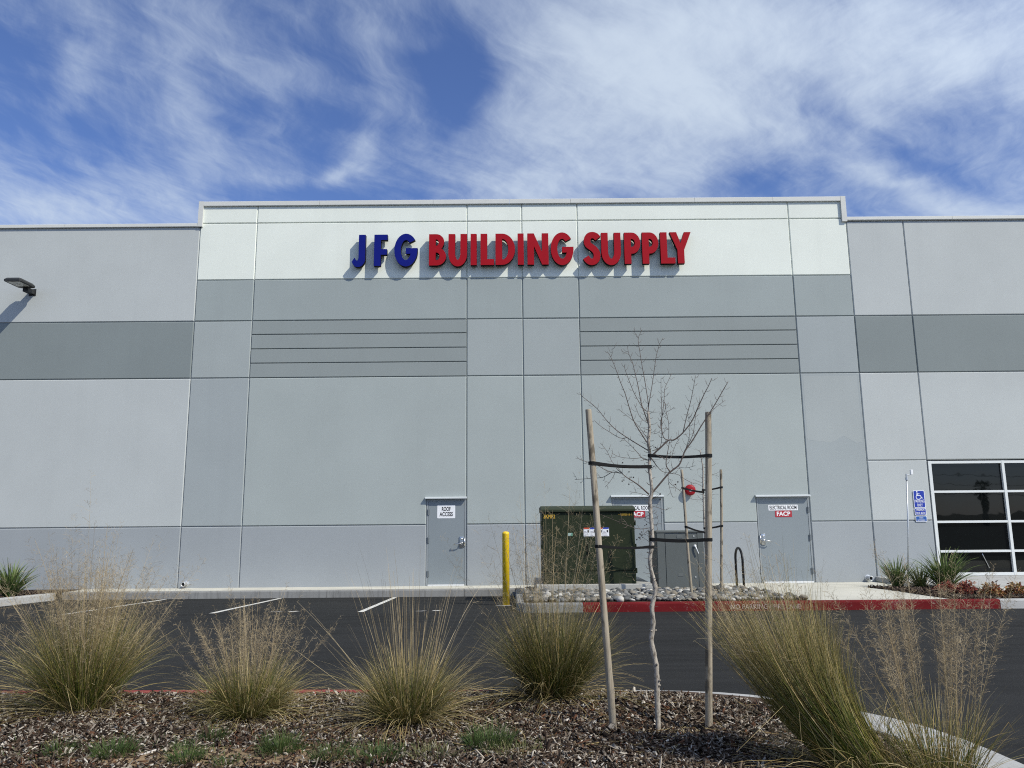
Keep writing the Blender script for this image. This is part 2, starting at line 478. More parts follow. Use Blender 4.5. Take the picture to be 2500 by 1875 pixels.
def asphalt(name, base):
    m = bpy.data.materials.new(name); m.use_nodes = True
    t = NT(m.node_tree); b = t.n['Principled BSDF']; b.inputs['Roughness'].default_value = .8
    b.inputs['Specular IOR Level'].default_value = .12
    c = t.new('ShaderNodeTexCoord').outputs['Object']
    st = t.noise(t.mapping(c, scale=(.22, 2.6, 1)), 1.5, 7, .65)        # squeegee streaks of the seal coat
    c1 = t.ramp(st, [(.3, tuple(x * .68 for x in base)), (.5, base), (.72, tuple(x * 1.35 for x in base))])
    bl = t.noise(c, .35, 5, .6)
    c2 = t.mix(t.maprange(bl, .42, .68, 0, .55), c1, tuple(x * 1.45 for x in base))
    sp = t.noise(c, 75, 3, .7)
    c3 = t.mix(t.maprange(sp, .55, .75, 0, .55), c2, tuple(x * 2.6 + .01 for x in base))
    oil = t.noise(t.mapping(c, loc=(4, 2, 0), scale=(.5, 1.6, 1)), .9, 4, .5)
    c4 = t.mix(t.maprange(oil, .62, .72, 0, .55), c3, tuple(x * .45 for x in base))
    t.l.new(c4, b.inputs['Base Color'])
    bn = t.new('ShaderNodeBump'); bn.inputs['Strength'].default_value = .5; bn.inputs['Distance'].default_value = .006
    t.l.new(t.noise(c, 90, 4, .7), bn.inputs['Height']); t.l.new(bn.outputs[0], b.inputs['Normal'])
    return m
M_ASPH = asphalt('asphalt', (.0190, .0193, .0190))
M_SOIL = material('soil', (.075, .052, .038), .95, var=.5, vscale=9, bump=.9, bscale=30, spec=.1)
M_SAND = material('sandy_soil', (.24, .17, .10), .95, var=.35, vscale=14, bump=.8, bscale=50, spec=.1)
M_FIELD = material('far_ground', (.09, .085, .065), .95, var=.4, vscale=.05, spec=.1)
M_LEAF = attr_mat('leaf', .65, .25, .14)
M_STRAW = attr_mat('straw', .75, .2, .25)
M_CHIP = attr_mat('bark_chip', .9, .15)
M_STONE = attr_mat('river_stone', .75, .3)
def wood(name, base, dark, sc=(22, 22, 1.0)):
    m = bpy.data.materials.new(name); m.use_nodes = True
    t = NT(m.node_tree); b = t.n['Principled BSDF']; b.inputs['Roughness'].default_value = .8
    b.inputs['Specular IOR Level'].default_value = .2
    c = t.new('ShaderNodeTexCoord').outputs['Object']
    g = t.noise(t.mapping(c, scale=sc), 4, 6, .65, .4)
    c1 = t.ramp(g, [(.3, dark), (.52, base), (.75, tuple(min(1, x * 1.25) for x in base))])
    kn = t.noise(t.mapping(c, scale=(9, 9, 4.5)), 1.3, 3, .5)
    c2 = t.mix(t.maprange(kn, .59, .66, 0, .8), c1, tuple(x * .55 for x in dark))
    t.l.new(c2, b.inputs['Base Color'])
    bn = t.new('ShaderNodeBump'); bn.inputs['Strength'].default_value = .5; bn.inputs['Distance'].default_value = .004
    t.l.new(g, bn.inputs['Height']); t.l.new(bn.outputs[0], b.inputs['Normal'])
    return m
M_STAKE = wood('stake_wood', (.33, .285, .215), (.17, .14, .10))
M_BARK = wood('young_bark', (.36, .325, .275), (.11, .09, .07), (16, 16, 9))
M_TWIG = material('twig_bark', (.10, .075, .062), .8, var=.4, vscale=30)
M_TWIGL = material('twig_grey', (.22, .19, .17), .8, var=.4, vscale=30)
M_FRUIT = material('dry_fruit', (.03, .022, .02), .8)

# ------------------------------------------------------------------ ground, lot, kerbs
def lot_z(y): return -.16 * min(1.0, max(0.0, (y - 13.9) / 4.1))
def walk_z(y): return .15 * (19.0 - y) / 5.42
RX, RY = 1.03, 5.80                       # foot of the young tree
def bed_z(x, y):
    d = math.hypot(x - RX, (y - RY) * 1.1)
    basin = -.045 * math.exp(-(d / .36) ** 4) + .035 * math.exp(-((d - .58) / .16) ** 2)
    und = .016 * math.sin(x * 1.7 + 1) + .012 * math.sin(y * 2.9 + x * .8)
    edge = min(1, max(0, (7.05 - y) / .5))
    return .143 + basin + (und + .012) * edge

g = MB(); g.add([(-900, -900, -.4), (900, -900, -.4), (900, 900, -.4), (-900, 900, -.4)], [(0, 1, 2, 3)])
tag(g.build('ground', M_FIELD), kind='structure')
a = MB()
ys = [-60, 13.9, 18.0, 18.6]
vs = []; fs = []
for y in ys: vs += [(-80, y, lot_z(y)), (80, y, lot_z(y))]
for i in range(len(ys) - 1): fs.append((2 * i, 2 * i + 1, 2 * i + 3, 2 * i + 2))
a.add(vs, fs)
lot = tag(a.build('parking_lot', M_ASPH), kind='structure')

def stripe(name, pts, m, parent=lot):
    """flat paint on the lot, 4 mm proud"""
    b = MB(); b.add([(x, y, lot_z(y) + .004) for x, y in pts], [tuple(range(len(pts)))])
    return b.build(name, m, parent)
for x in (-7.87, -5.27, -2.67, -10.47 + .9):
    if x < -9: continue
    # split where the lot begins to fall away, so that the paint lies on it
    q = MB(); n = 8
    y0, y1 = 13.88, 17.92
    v = []; f = []
    for i in range(n + 1):
        y = y0 + (y1 - y0) * i / n
        v += [(x - .05, y, lot_z(y) + .005), (x + .05, y, lot_z(y) + .005)]
    for i in range(n): f.append((2 * i, 2 * i + 1, 2 * i + 3, 2 * i + 2))
    q.add(v, f); q.build('parking_line', M_LINE, lot)
# remains of small stall markings
for cx, cy, wd, mm in ((-4.21, 14.09, .23, M_FADED), (-3.91, 14.14, .20, M_LINE), (-1.62, 13.98, .2, M_FADED), (-1.35, 14.04, .17, M_LINE)):
    stripe('stall_marking', [(cx - wd / 2, cy - .05), (cx + wd * .12, cy - .07), (cx + wd / 2, cy + .05), (cx + .1 * wd, cy + .085), (cx - wd * .1, cy + .02), (cx - wd * .3, cy + .06)], mm)
stripe('bollard_ring', [(-.36, 15.03), (-.02, 15.05), (.0, 15.12), (-.1, 15.2), (-.3, 15.14)], M_FADED)
# flat dark streaks laid on the lot in front of the kerb
M_DARKSTREAK = material('streak_dark', (.012, .012, .012), .6, var=.3, vscale=5)
for i, (x0, x1, yc, hw) in enumerate(((-1.3, -.16, 16.8, .10), (-.55, -.1, 17.4, .07), (-1.5, -.3, 16.2, .03))):
    pts = [(x0 + (x1 - x0) * k / 8, yc - hw * math.sin(math.pi * min(1, (k + .4) / 3)) * (.8 + .2 * math.sin(k * 2.1 + i))) for k in range(9)]
    pts += [(x0 + (x1 - x0) * k / 8, yc + hw * (.7 + .3 * math.cos(k * 1.7 + i))) for k in range(8, -1, -1)]
    stripe('dark_streak', pts, M_DARKSTREAK)

def kerb_run(name, path, width, ztop, zbot, cuts, m_of, side=1):
    """kerb swept along path (its road edge); the body lies on the left of the path when side=1; cut into sections"""
    P = [Vector((x, y)) for x, y in path]
    acc = [0]
    for i in range(1, len(P)): acc.append(acc[-1] + (P[i] - P[i - 1]).length)
    def at(s):
        s = max(0, min(acc[-1], s))
        for i in range(1, len(P)):
            if s <= acc[i] + 1e-9:
                f = (s - acc[i - 1]) / max(1e-9, acc[i] - acc[i - 1])
                return P[i - 1].lerp(P[i], f)
        return P[-1]
    def nrm(s):
        d = (at(s + .06) - at(s - .06)).normalized()
        return Vector((-d.y, d.x)) * side
    root = empty(name); tag(root, kind='structure')
    ends = [0] + [c for c in cuts if 0 < c < acc[-1]] + [acc[-1]]
    for j in range(len(ends) - 1):
        s0, s1 = ends[j] + .004, ends[j + 1] - .004
        k = max(2, int((s1 - s0) / .25) + 1)
        v = []; f = []
        for i in range(k):
            s = s0 + (s1 - s0) * i / (k - 1)
            p = at(s); n = nrm(s)
            zt, zb = ztop(p.x, p.y), zbot(p.x, p.y)
            W = width(p.x) if callable(width) else width
            jit = .0025 * math.sin(s * 9.1) + .002 * math.sin(s * 23)
            prof = [(jit, zb - .06), (.012 + jit, zt - .028), (.02 + jit, zt - .009), (.038, zt + .0), (W - .008, zt + .001), (W, zt - .01), (W, zb - .06)]
            for o, z in prof: v.append((p.x + n.x * o, p.y + n.y * o, z))
        c = 7
        for i in range(k - 1):
            for q in range(c):
                f.append((i * c + q, i * c + (q + 1) % c, (i + 1) * c + (q + 1) % c, (i + 1) * c + q))
        f.append(tuple(range(c))[::-1]); f.append(tuple((k - 1) * c + q for q in range(c)))
        if side == 1: f = [t[::-1] for t in f]
        b = MB(); b.add(v, f)
        pm = at((s0 + s1) / 2)
        b.build('kerb_section', m_of(pm.x, pm.y), root)
    return root

# kerb along the wall, left of the island
wk = kerb_run('wall_kerb', [(-10.30, 18.05), (.05, 18.05)], .15, lambda x, y: 0.004, lambda x, y: -.16, [2.9, 6.05, 9.2], lambda x, y: M_KERBD, 1)
# island kerb: down its left side, round the corner and along the fire lane
corner = [(.35 - .3 * math.cos(t), 13.88 - .3 * math.sin(t)) for t in np.linspace(0, math.pi / 2, 7)]
isl = [(.05, 18.0), (.05, 14.6)] + corner + [(1.2, 13.58), (8.36, 13.58), (30, 13.60)]
_L = 3.4 + .72 + .47
s_red = 3.4 + .72 + (.3 * math.pi / 2) + .85 - 0.0
def isl_top(x, y): return walk_z(y) + .002
ik = kerb_run('fire_lane_kerb', isl, .15, isl_top, lambda x, y: lot_z(y), [s_red, s_red + 3.2, s_red + 6.38, s_red + 7.16, s_red + 10.2, s_red + 13.2],
              lambda x, y: M_KRED if 1.2 < x < 8.4 and y < 14 else (M_KERBD if x < 1.25 else M_KERB), 1)
wall_text('kerb_lettering', 'NO PARKING / FIRE LANE', 4.33, 13.574, .072, 1.20, .078, worn_paint('kerb_letter_paint', (.50, .40, .38), (.235, .02, .025), .9), ik, .004)
# landscape finger on the far left
kerb_run('finger_kerb', [(-10.42, 9.0), (-10.42, 18.04)], .15, lambda x, y: lot_z(y) + .16, lambda x, y: lot_z(y), [3.1, 6.2], lambda x, y: M_KERB, 1)
# kerb of the front planting bed
BED = [(-14, 7.22), (-4.55, 7.15), (-1.8, 7.08), (0, 7.0), (.88, 6.955), (1.3, 6.93), (1.69, 6.86), (1.98, 6.74), (2.24, 6.56), (2.47, 6.35), (2.67, 6.12), (2.84, 5.88), (2.95, 5.62), (3.02, 5.3), (3.05, 4.95), (3.07, 4.4), (3.09, 3.4), (3.1, 2.0), (3.1, .8)]
def bed_kerb_w(x): return .17 + .26 * min(1, max(0, (x - 1.0) / 1.5))
_b = [Vector(p) for p in BED]; bacc = [0]
for i in range(1, len(_b)): bacc.append(bacc[-1] + (_b[i] - _b[i - 1]).length)
red_end = bacc[4] + .02
bk = kerb_run('bed_kerb', BED, bed_kerb_w, lambda x, y: .15, lambda x, y: 0, [red_end - 12, red_end - 9, red_end - 6, red_end - 3, red_end, red_end + 1.7, red_end + 3.1, red_end + 4.6],
              lambda x, y: M_KREDF if x < .85 else M_KERB, -1)

# walkways
wm = MB(); wm.add([(-10.3, 18.19, -.002), (.2, 18.19, -.002), (.2, 19.05, -.002), (-10.3, 19.05, -.002)], [(0, 1, 2, 3)])
tag(wm.build('wall_walkway', M_WALK), kind='structure')
wm = MB()
v = []; f = []
yy = [13.72, 15, 16.5, 18, 19.06]
for y in yy: v += [(.19, y, walk_z(y)), (30, y, walk_z(y))]
for i in range(len(yy) - 1): f.append((2 * i, 2 * i + 1, 2 * i + 3, 2 * i + 2))
wm.add(v, f); tag(wm.build('entry_walkway', M_WALK), kind='structure')
lw = MB(); lw.box(8.75, 30, 16.62, 19.02, -.1, .125, bev=.012)
tag(lw.build('storefront_step', M_KERB), kind='structure')
sw = MB(); sw.add([(-60, -1.2, .13), (4.4, -1.2, .13), (4.4, 1.4, .13), (-60, 1.4, .13)], [(0, 1, 2, 3)])
tag(sw.build('sidewalk', M_WALK), kind='structure')

# front planting bed: soil sheet inside the kerb
def kerb_inner_y(x):
    """y of the inner kerb edge above this x"""
    pts = [(p[0], p[1]) for p in BED]
    best = 7.0
    for i in range(len(pts) - 1):
        (x0, y0), (x1, y1) = pts[i], pts[i + 1]
        if min(x0, x1) <= x <= max(x0, x1):
            t = (x - x0) / (x1 - x0 + 1e-9); return y0 + t * (y1 - y0)
    return best
nx, ny = 170, 60
v = []; f = []
for j in range(ny + 1):
    ty = j / ny
    y = 1.3 + ty * 5.75
    # right-hand limit of the bed at this y (a little under the kerb)
    xr = 0
    for i in range(len(BED) - 1):
        (x0, y0), (x1, y1) = BED[i], BED[i + 1]
        if (y0 - y) * (y1 - y) <= 0 and y0 != y1 and x0 > -5:
            xr = max(xr, x0 + (x1 - x0) * (y - y0) / (y1 - y0))
    xr = (xr if xr else 0) - .2
    for i in range(nx + 1):
        x = -14 + (xr + 14) * i / nx
        yc = min(y, kerb_inner_y(x) - .06)
        v.append((x, yc, bed_z(x, yc)))
for j in range(ny):
    for i in range(nx):
        k = j * (nx + 1) + i; f.append((k, k + 1, k + nx + 2, k + nx + 1))
bed = link('planting_bed', np_mesh('planting_bed', v, f), M_SOIL, None, True); tag(bed, kind='structure')

# ------------------------------------------------------------------ building
bld = empty('warehouse', (0, WALL, 0))
tag(bld, 'long grey tilt-up warehouse with a taller white topped centre block', 'building')
bld_inv = Matrix.Translation((0, -WALL, 0))
def bpart(mb, name, m, parent=bld, smooth=False):
    o = mb.build(name, m, parent, smooth)
    if parent is bld: o.matrix_parent_inverse = bld_inv
    return o
CORE_Y = WALL + .03
def panel(outline, m, ch=.017, depth=.027):
    """concrete panel: front face set in from its joint by a chamfer; outline counter-clockwise (x, z)"""
    n = len(outline)
    ins = []
    for i in range(n):
        p0, p1, p2 = Vector(outline[i - 1]), Vector(outline[i]), Vector(outline[(i + 1) % n])
        d1 = (p1 - p0).normalized(); d2 = (p2 - p1).normalized()
        n1 = Vector((-d1.y, d1.x)); n2 = Vector((-d2.y, d2.x))
        ins.append((p1 + (n1 + n2) * ch, p1 + (n1 + n2) * .0025))
    b = MB()
    v = [(p.x, WALL, p.y) for p, q in ins] + [(q.x, WALL + depth, q.y) for p, q in ins]
    f = [tuple(range(n))] + [(i + n, (i + 1) % n + n, (i + 1) % n, i) for i in range(n)]
    b.add(v, f)
    return bpart(b, 'wall_panel', m)
def rect(x0, x1, z0, z1, m, ch=.017): return panel([(x0, z0), (x1, z0), (x1, z1), (x0, z1)], m, ch)
ZB, Z1, Z2, Z3, Z4, Z5, Z6, Z7, Z8, Z9 = -.03, 1.45, 5.13, 5.505, 5.875, 6.25, 6.61, 7.70, 9.24, 9.72
XJ = [-8.08, -6.6, -1.12, .31, 1.76, 7.29, 8.79, 10.27]
D1 = (-2.10, -1.12, 2.07); D2 = (2.45, 3.70, 2.07); D3 = (5.99, 7.29, 2.05)
cols = list(zip(XJ[:6], XJ[1:7]))
J = .03
for ci, (x0, x1) in enumerate(cols):
    wide = ci in (1, 4)
    c = .024
    body = M_BODY if ci in (1, 2, 3, 4) else M_BODY2
    # base course and main field, with the door openings cut out
    if ci == 1:
        panel([(x0, ZB), (D1[0], ZB), (D1[0], Z1), (x0, Z1)], M_BASE, c)
        panel([(x0, Z1), (D1[0], Z1), (D1[0], D1[2]), (x1, D1[2]), (x1, Z2), (x0, Z2)], body, c)
    elif ci == 4:
        rect(x0, D2[0], ZB, Z1, M_BASE, c); rect(D2[1], D3[0], ZB, Z1, M_BASE, c)
        panel([(x0, Z1), (D2[0], Z1), (D2[0], D2[2]), (D2[1], D2[2]), (D2[1], Z1), (D3[0], Z1), (D3[0], D3[2]), (x1, D3[2]), (x1, Z2), (x0, Z2)], body, c)
    else:
        rect(x0, x1, ZB, Z1, M_BASE, c); rect(x0, x1, Z1, Z2, body, c)
    if wide:
        for za, zb in ((Z2, Z3), (Z3, Z4), (Z4, Z5), (Z5, Z6)): rect(x0, x1, za, zb, M_STRIP, .018)
    else:
        rect(x0, x1, Z2, Z6, M_MID if ci != 5 else M_BODY2, c)
    rect(x0, x1, Z6, Z7, M_BAND, c)
    rect(x0, x1, Z7, Z8, M_WHITE, c); rect(x0, x1, Z8, Z9, M_WHITE, c)
ZC = 9.16
for x0, x1, win in ((-30, XJ[0], False), (XJ[6], XJ[7], False), (XJ[7], 30, True)):
    if win:
        rect(x0, x1, 2.92, Z2, M_LIGHT, .024)
    elif x0 > 0:
        rect(x0, x1, ZB, Z1, M_BASE, .024); rect(x0, x1, Z1, 2.92, M_LIGHT, .024); rect(x0, x1, 2.92, Z2, M_LIGHT, .024)
    else:
        rect(x0, x1, ZB, Z1, M_BASE, .024); rect(x0, x1, Z1, Z2, M_LIGHT, .024)
    rect(x0, x1, Z2, Z6, M_DARK, .024); rect(x0, x1, Z6, ZC, M_LIGHT, .024)
# touch-up paint with a ragged lower edge on the right-hand pier
pts = [(7.36, 3.45)] + [(7.36 + .30 * i, 3.45 + .10 * math.sin(i * 2.3) + (-.12 if i % 3 == 1 else .03)) for i in range(1, 5)] + [(8.72, 3.38), (8.72, 5.06), (7.36, 5.06)]
b = MB(); b.add([(x, WALL - .0008, z) for x, z in pts], [tuple(range(len(pts)))]); bpart(b, 'paint_patch', M_PATCH)
# wall core, openings left for doors and storefront
core = MB()
for x0, x1, z0, z1 in ((-30, D1[0] + .02, -.1, 9.1), (D1[0] + .02, D1[1] - .02, D1[2], 9.1), (D1[1] - .02, D2[0] + .02, -.1, 9.1), (D2[0] + .02, D2[1] - .02, D2[2], 9.1),
                       (D2[1] - .02, D3[0] + .02, -.1, 9.1), (D3[0] + .02, D3[1] - .02, D3[2], 9.1), (D3[1] - .02, XJ[7] + .02, -.1, 9.1), (XJ[7] + .02, 30, 2.93, 9.1)):
    core.box(x0, x1, CORE_Y, WALL + .25, z0, z1)
core.box(-8.06, 8.77, CORE_Y, WALL + .25, 9.1, 9.70)
bpart(core, 'wall_core', M_CORE)
rf = MB(); rf.box(-30, 30, WALL + .25, 60, 8.2, 8.5); rf.box(-30, -29.8, WALL + .25, 60, -.1, 8.2); rf.box(29.8, 30, WALL + .25, 60, -.1, 8.2)
bpart(rf, 'roof', M_ROOF)
# metal coping in lengths, mitred ends on the centre block
def coping(x0, x1, z0, z1):
    b = MB()
    prof = [(WALL - .045, z0), (WALL - .052, z0 + .01), (WALL - .05, z1 - .008), (WALL - .04, z1), (WALL + .30, z1 - .015), (WALL + .30, z0)]
    n = len(prof)
    v = [(x0 + .003, y, z) for y, z in prof] + [(x1 - .003, y, z) for y, z in prof]
    f = [tuple(range(n)), tuple(range(2 * n - 1, n - 1, -1))] + [(i, i + n, (i + 1) % n + n, (i + 1) % n) for i in range(n)]
    b.add(v, [t[::-1] for t in f]); bpart(b, 'coping', M_COPING)
for a0, a1 in zip([-8.01, -4.97, -2.0, .0, 1.6, 4.85, 6.9], [-4.97, -2.0, .0, 1.6, 4.85, 6.9, 8.67]): coping(a0, a1, 9.70, 9.83)
for a0, a1 in zip([-30, -25, -20, -15.6, -11.6], [-25, -20, -15.6, -11.6, -8.02]): coping(a0, a1, 9.14, 9.235)
for a0, a1 in zip([8.80, 11.55, 14.6, 17.6, 22], [11.55, 14.6, 17.6, 22, 30]): coping(a0, a1, 9.17, 9.265)
for xa, xb, s in ((-8.13, -8.01, 1), (8.67, 8.80, -1)):
    b = MB()
    poly = [(xa, 9.14), (xb, 9.14), (xb, 9.70), (xa, 9.83)] if s > 0 else [(xa, 9.16), (xb, 9.16), (xb, 9.83), (xa, 9.70)]
    poly = [(xa, 9.14), (xb, 9.14), (xb, 9.832), (xa, 9.832)]
    b.prism_xz(poly, WALL - .056, WALL + .30); o = bpart(b, 'coping', M_COPING); o['label'] = 'upright coping trim at the step of the roofline'

# doors
def door(x0, x1, z1, hinge_left):
    """steel door in its frame; drip cap above, threshold below"""
    fr = MB(); y0, y1 = WALL + .012, WALL + .2
    fw = .045
    fr.box(x0 + .008, x0 + fw, y0, y1, -.02, z1 - .005); fr.box(x1 - fw, x1 - .008, y0, y1, -.02, z1 - .005); fr.box(x0 + fw, x1 - fw, y0, y1, z1 - fw, z1 - .005)
    fo = bpart(fr, 'door_frame', M_DFRAME)
    lf = MB(); lf.box(x0 + fw + .004, x1 - fw - .004, WALL + .02, WALL + .066, .035, z1 - fw - .004, bev=.003)
    d = bpart(lf, 'door', M_DOOR)
    hx = x0 + fw if hinge_left else x1 - fw
    for z in (z1 - .32, z1 * .52, .28):
        h = MB(); h.lathe([(.013, -.07), (.013, .07)], 8, Matrix.Translation((hx, WALL + .004, z))); h.box(hx - .03, hx + .03, WALL + .006, WALL + .018, z - .065, z + .065)
        h.build('hinge', M_HINGE, d)
    kx = x1 - fw - .07 if hinge_left else x0 + fw + .07
    s = -1 if hinge_left else 1
    h = MB(); h.box(kx - .05, kx + .045, WALL - .004, WALL + .018, .90, 1.16, bev=.004)
    h.tube([(kx, WALL + .01, 1.00), (kx, WALL - .07, 1.00), (kx + s * .03, WALL - .085, 1.0), (kx + s * .16, WALL - .08, .985), (kx + s * .175, WALL - .055, .98)], .012, 8)
    h.lathe([(.03, 0), (.03, .03), (.022, .04)], 14, Matrix.Translation((kx, WALL - .002, 1.00)) @ Matrix.Rotation(R(90), 4, 'X'))
    h.lathe([(.026, 0), (.024, .03)], 14, Matrix.Translation((kx, WALL - .002, 1.10)) @ Matrix.Rotation(R(90), 4, 'X'))
    # pull guard plate on the edge of the leaf
    h.box(kx + (.055 if hinge_left else -.085), kx + (.085 if hinge_left else -.055), WALL - .012, WALL + .02, .93, 1.13)
    h.build('handle', M_STEEL, d, True); 
    c = MB()
    prof = [(WALL + .0, z1 + .05), (WALL - .015, z1 + .05), (WALL - .085, z1 + .030), (WALL - .088, z1 + .004), (WALL - .078, z1 + .004), (WALL + .0, z1 + .02)]
    n = len(prof)
    v = [(x0 - .03, y - .001, z) for y, z in prof] + [(x1 + .012, y - .001, z) for y, z in prof]
    f = [tuple(range(n)), tuple(range(2 * n - 1, n - 1, -1))] + [(i, i + n, (i + 1) % n + n, (i + 1) % n) for i in range(n)]
    c.add(v, [t[::-1] for t in f]); bpart(c, 'drip_cap', M_CANOPY)
    t = MB(); t.box(x0 + .05, x1 - .05, WALL - .06, WALL + .1, walk_z(19) - .004, walk_z(19) + .032, bev=.006); bpart(t, 'threshold', M_ALU)
    return d
door(*D1, True); door(*D2, True); door(*D3, False)

# storefront window
win = MB()
fy0, fy1 = WALL + .006, WALL + .13
WX = [10.30, 12.145, 13.98, 15.8, 17.6, 19.4]
WZ = [.125, .705, 1.41, 2.14, 2.86]
fw = .033
for i, x in enumerate(WX):
    a0 = x - fw if i else x; a1 = x + fw if i else x + .075
    win.box(a0, a1, fy0, fy1, .13, 2.895)
for i in range(len(WX) - 1):
    xa = WX[i] + (fw if i else .075); xb = WX[i + 1] - fw
    for j, z in enumerate(WZ):
        zz = (z, z + .075) if j == 0 else ((z - .027, z + .027) if j < 4 else (z - .03, z + .032))
        win.box(xa, xb, fy0 + .004, fy1 - .01, zz[0] + (.006 if j == 0 else 0), zz[1])
wf = bpart(win, 'window_frame', M_FRAME)
mg = bpy.data.materials.new('tinted_glass'); mg.use_nodes = True
gb = mg.node_tree.nodes['Principled BSDF']
gb.inputs['Base Color'].default_value = (.004, .005, .005, 1); gb.inputs['Roughness'].default_value = .015; gb.inputs['IOR'].default_value = 1.42
tg = NT(mg.node_tree)
gbn = tg.new('ShaderNodeBump'); gbn.inputs['Strength'].default_value = .03; gbn.inputs['Distance'].default_value = .05
tg.l.new(tg.noise(tg.new('ShaderNodeTexCoord').outputs['Object'], 1.6, 2, .4), gbn.inputs['Height']); tg.l.new(gbn.outputs[0], gb.inputs['Normal'])
for i in range(len(WX) - 1):
    xa = WX[i] + (fw if i else .075); xb = WX[i + 1] - fw
    for j in range(4):
        p = MB(); p.box(xa + .001, xb - .001, WALL + .07, WALL + .085, WZ[j] + (.075 if j == 0 else .027), WZ[j + 1] - (.027 if j < 3 else .03)); p.build('pane', mg, wf)
hd = MB(); hd.tube([(11.42, WALL + .06, .64), (11.43, WALL + .05, .60), (11.55, WALL + .045, .30)], .012, 6); hd.build('handle', M_STEEL, wf)

# ------------------------------------------------------------------ store sign: separate channel letters
CAP = .84; ST = .172
def arc(cx, cz, rx, rz, a0, a1, n=14):
    return [(cx + rx * math.cos(R(a0 + (a1 - a0) * i / n)), cz + rz * math.sin(R(a0 + (a1 - a0) * i / n))) for i in range(n + 1)]
def stroke(pts, s):
    P = [Vector(p) for p in pts]; lft = []; rgt = []
    for i, p in enumerate(P):
        d = (P[min(i + 1, len(P) - 1)] - P[max(i - 1, 0)]).normalized(); n = Vector((-d.y, d.x))
        lft.append(tuple(p + n * s / 2)); rgt.append(tuple(p - n * s / 2))
    return lft + rgt[::-1]
def glyph(ch, W, h=CAP, s=ST):
    if ch == 'I': return [[(0, 0), (W, 0), (W, h), (0, h)]]
    if ch == 'L': return [[(0, 0), (W, 0), (W, s * .92), (s, s * .92), (s, h), (0, h)]]
    if ch == 'F': return [[(0, 0), (s, 0), (s, .30), (W * .97, .30), (W * .97, .45), (s, .45), (s, h - .145), (W, h - .145), (W, h), (0, h)]]
    if ch == 'J': return [[(W, h), (W - s, h), (W - s, .225), (W - s - .006, .175), (W - s - .03, .148), (W - s - .06, .155), (W - s - .085, .19), (W - s - .10, .225), (0, .115), (.04, .04), (.09, -.01), (.15, -.025), (.21, -.02), (.27, .015), (.315, .075), (W, .15)]]
    if ch == 'U': 
        r = W / 2 - s / 2
        return [stroke([(s / 2, h), (s / 2, .5)] + arc(W / 2, .32, r, .265, 180, 360, 18) + [(W - s / 2, .5), (W - s / 2, h)], s)]
    if ch == 'N': return [[(0, 0), (s * .97, 0), (s * .97, .50), (W - s * .97, 0), (W, 0), (W, h), (W - s * .97, h), (W - s * .97, .34), (s * .97, h), (0, h)]]
    if ch == 'D': return [[(0, 0), (.17, 0)] + arc(.17, h / 2, W - .17, h / 2, -90, 90, 18)[1:-1] + [(.17, h), (0, h)],
                          [(s, .145), (s, h - .145), (.18, h - .145)] + arc(.18, h / 2, W - .18 - s, h / 2 - .145, 90, -90, 14)[1:-1] + [(.18, .145)]]
    if ch == 'P': return [[(0, 0), (s, 0), (s, .27), (.2, .27)] + arc(.2, .555, W - .2, .285, -90, 90, 14)[1:-1] + [(.2, h), (0, h)],
                          [(s, .455), (s, .665), (.2, .665)] + arc(.2, .56, .075, .105, 90, -90, 8)[1:-1] + [(.2, .455)]]
    if ch == 'B': return [[(0, 0), (.2, 0)] + arc(.2, .24, W - .2, .24, -90, 62, 12)[1:] + [(.335, .462)] + arc(.185, .63, W - .235, .21, -32, 90, 10) + [(0, h)],
                          [(s, .14), (s, .345), (.2, .345)] + arc(.2, .2425, .075, .1025, 90, -90, 8)[1:-1] + [(.2, .14)],
                          [(s, .525), (s, .70), (.185, .70)] + arc(.185, .6125, .065, .0875, 90, -90, 8)[1:-1] + [(.185, .525)]]
    if ch == 'G':
        c = (W / 2, h / 2); ro = (W / 2, h / 2 + .02); ri = (W / 2 - s * .97, h / 2 + .02 - s)
        a = math.degrees(math.asin(-.10 / ri[1]))
        return [arc(*c, *ro, 38, 364, 34) + [(c[0] + ro[0], h / 2 + .05), (c[0] - .0, h / 2 + .05), (c[0] - .0, h / 2 - .105)] + arc(*c, *ri, 360 + a, 47, 26)]
    if ch == 'S':
        q = [(.88, .80), (.74, .875), (.55, .905), (.36, .885), (.235, .81), (.20, .72), (.24, .635), (.36, .575), (.52, .52), (.68, .45), (.785, .36), (.80, .25), (.72, .155), (.55, .10), (.36, .105), (.22, .16), (.10, .235)]
        return [stroke([(.005 + x * W * 1.0, -.025 + z * (h + .05)) for x, z in smooth_pts(q)], s)]
    if ch == 'Y': return [[(W / 2 - s / 2, 0), (W / 2 + s / 2, 0), (W / 2 + s / 2, .36), (W, h), (W - .175, h), (W / 2, .545), (.175, h), (0, h), (W / 2 - s / 2, .36)]]
def smooth_pts(q, n=3):
    out = []
    for i in range(len(q) - 1):
        p0, p1, p2, p3 = (Vector(q[max(0, i - 1)]), Vector(q[i]), Vector(q[i + 1]), Vector(q[min(len(q) - 1, i + 2)]))
        for k in range(n):
            t = k / n
            out.append(tuple(.5 * ((2 * p1) + (p2 - p0) * t + (2 * p0 - 5 * p1 + 4 * p2 - p3) * t * t + (3 * p1 - p0 - 3 * p2 + p3) * t ** 3)))
    return out + [q[-1]]
sign = empty('store_sign', (0, WALL, 7.98)); sign_inv = Matrix.Translation((0, -WALL, -7.98))
tag(sign, 'raised channel letters JFG BUILDING SUPPLY in blue and red on the white wall', 'sign')
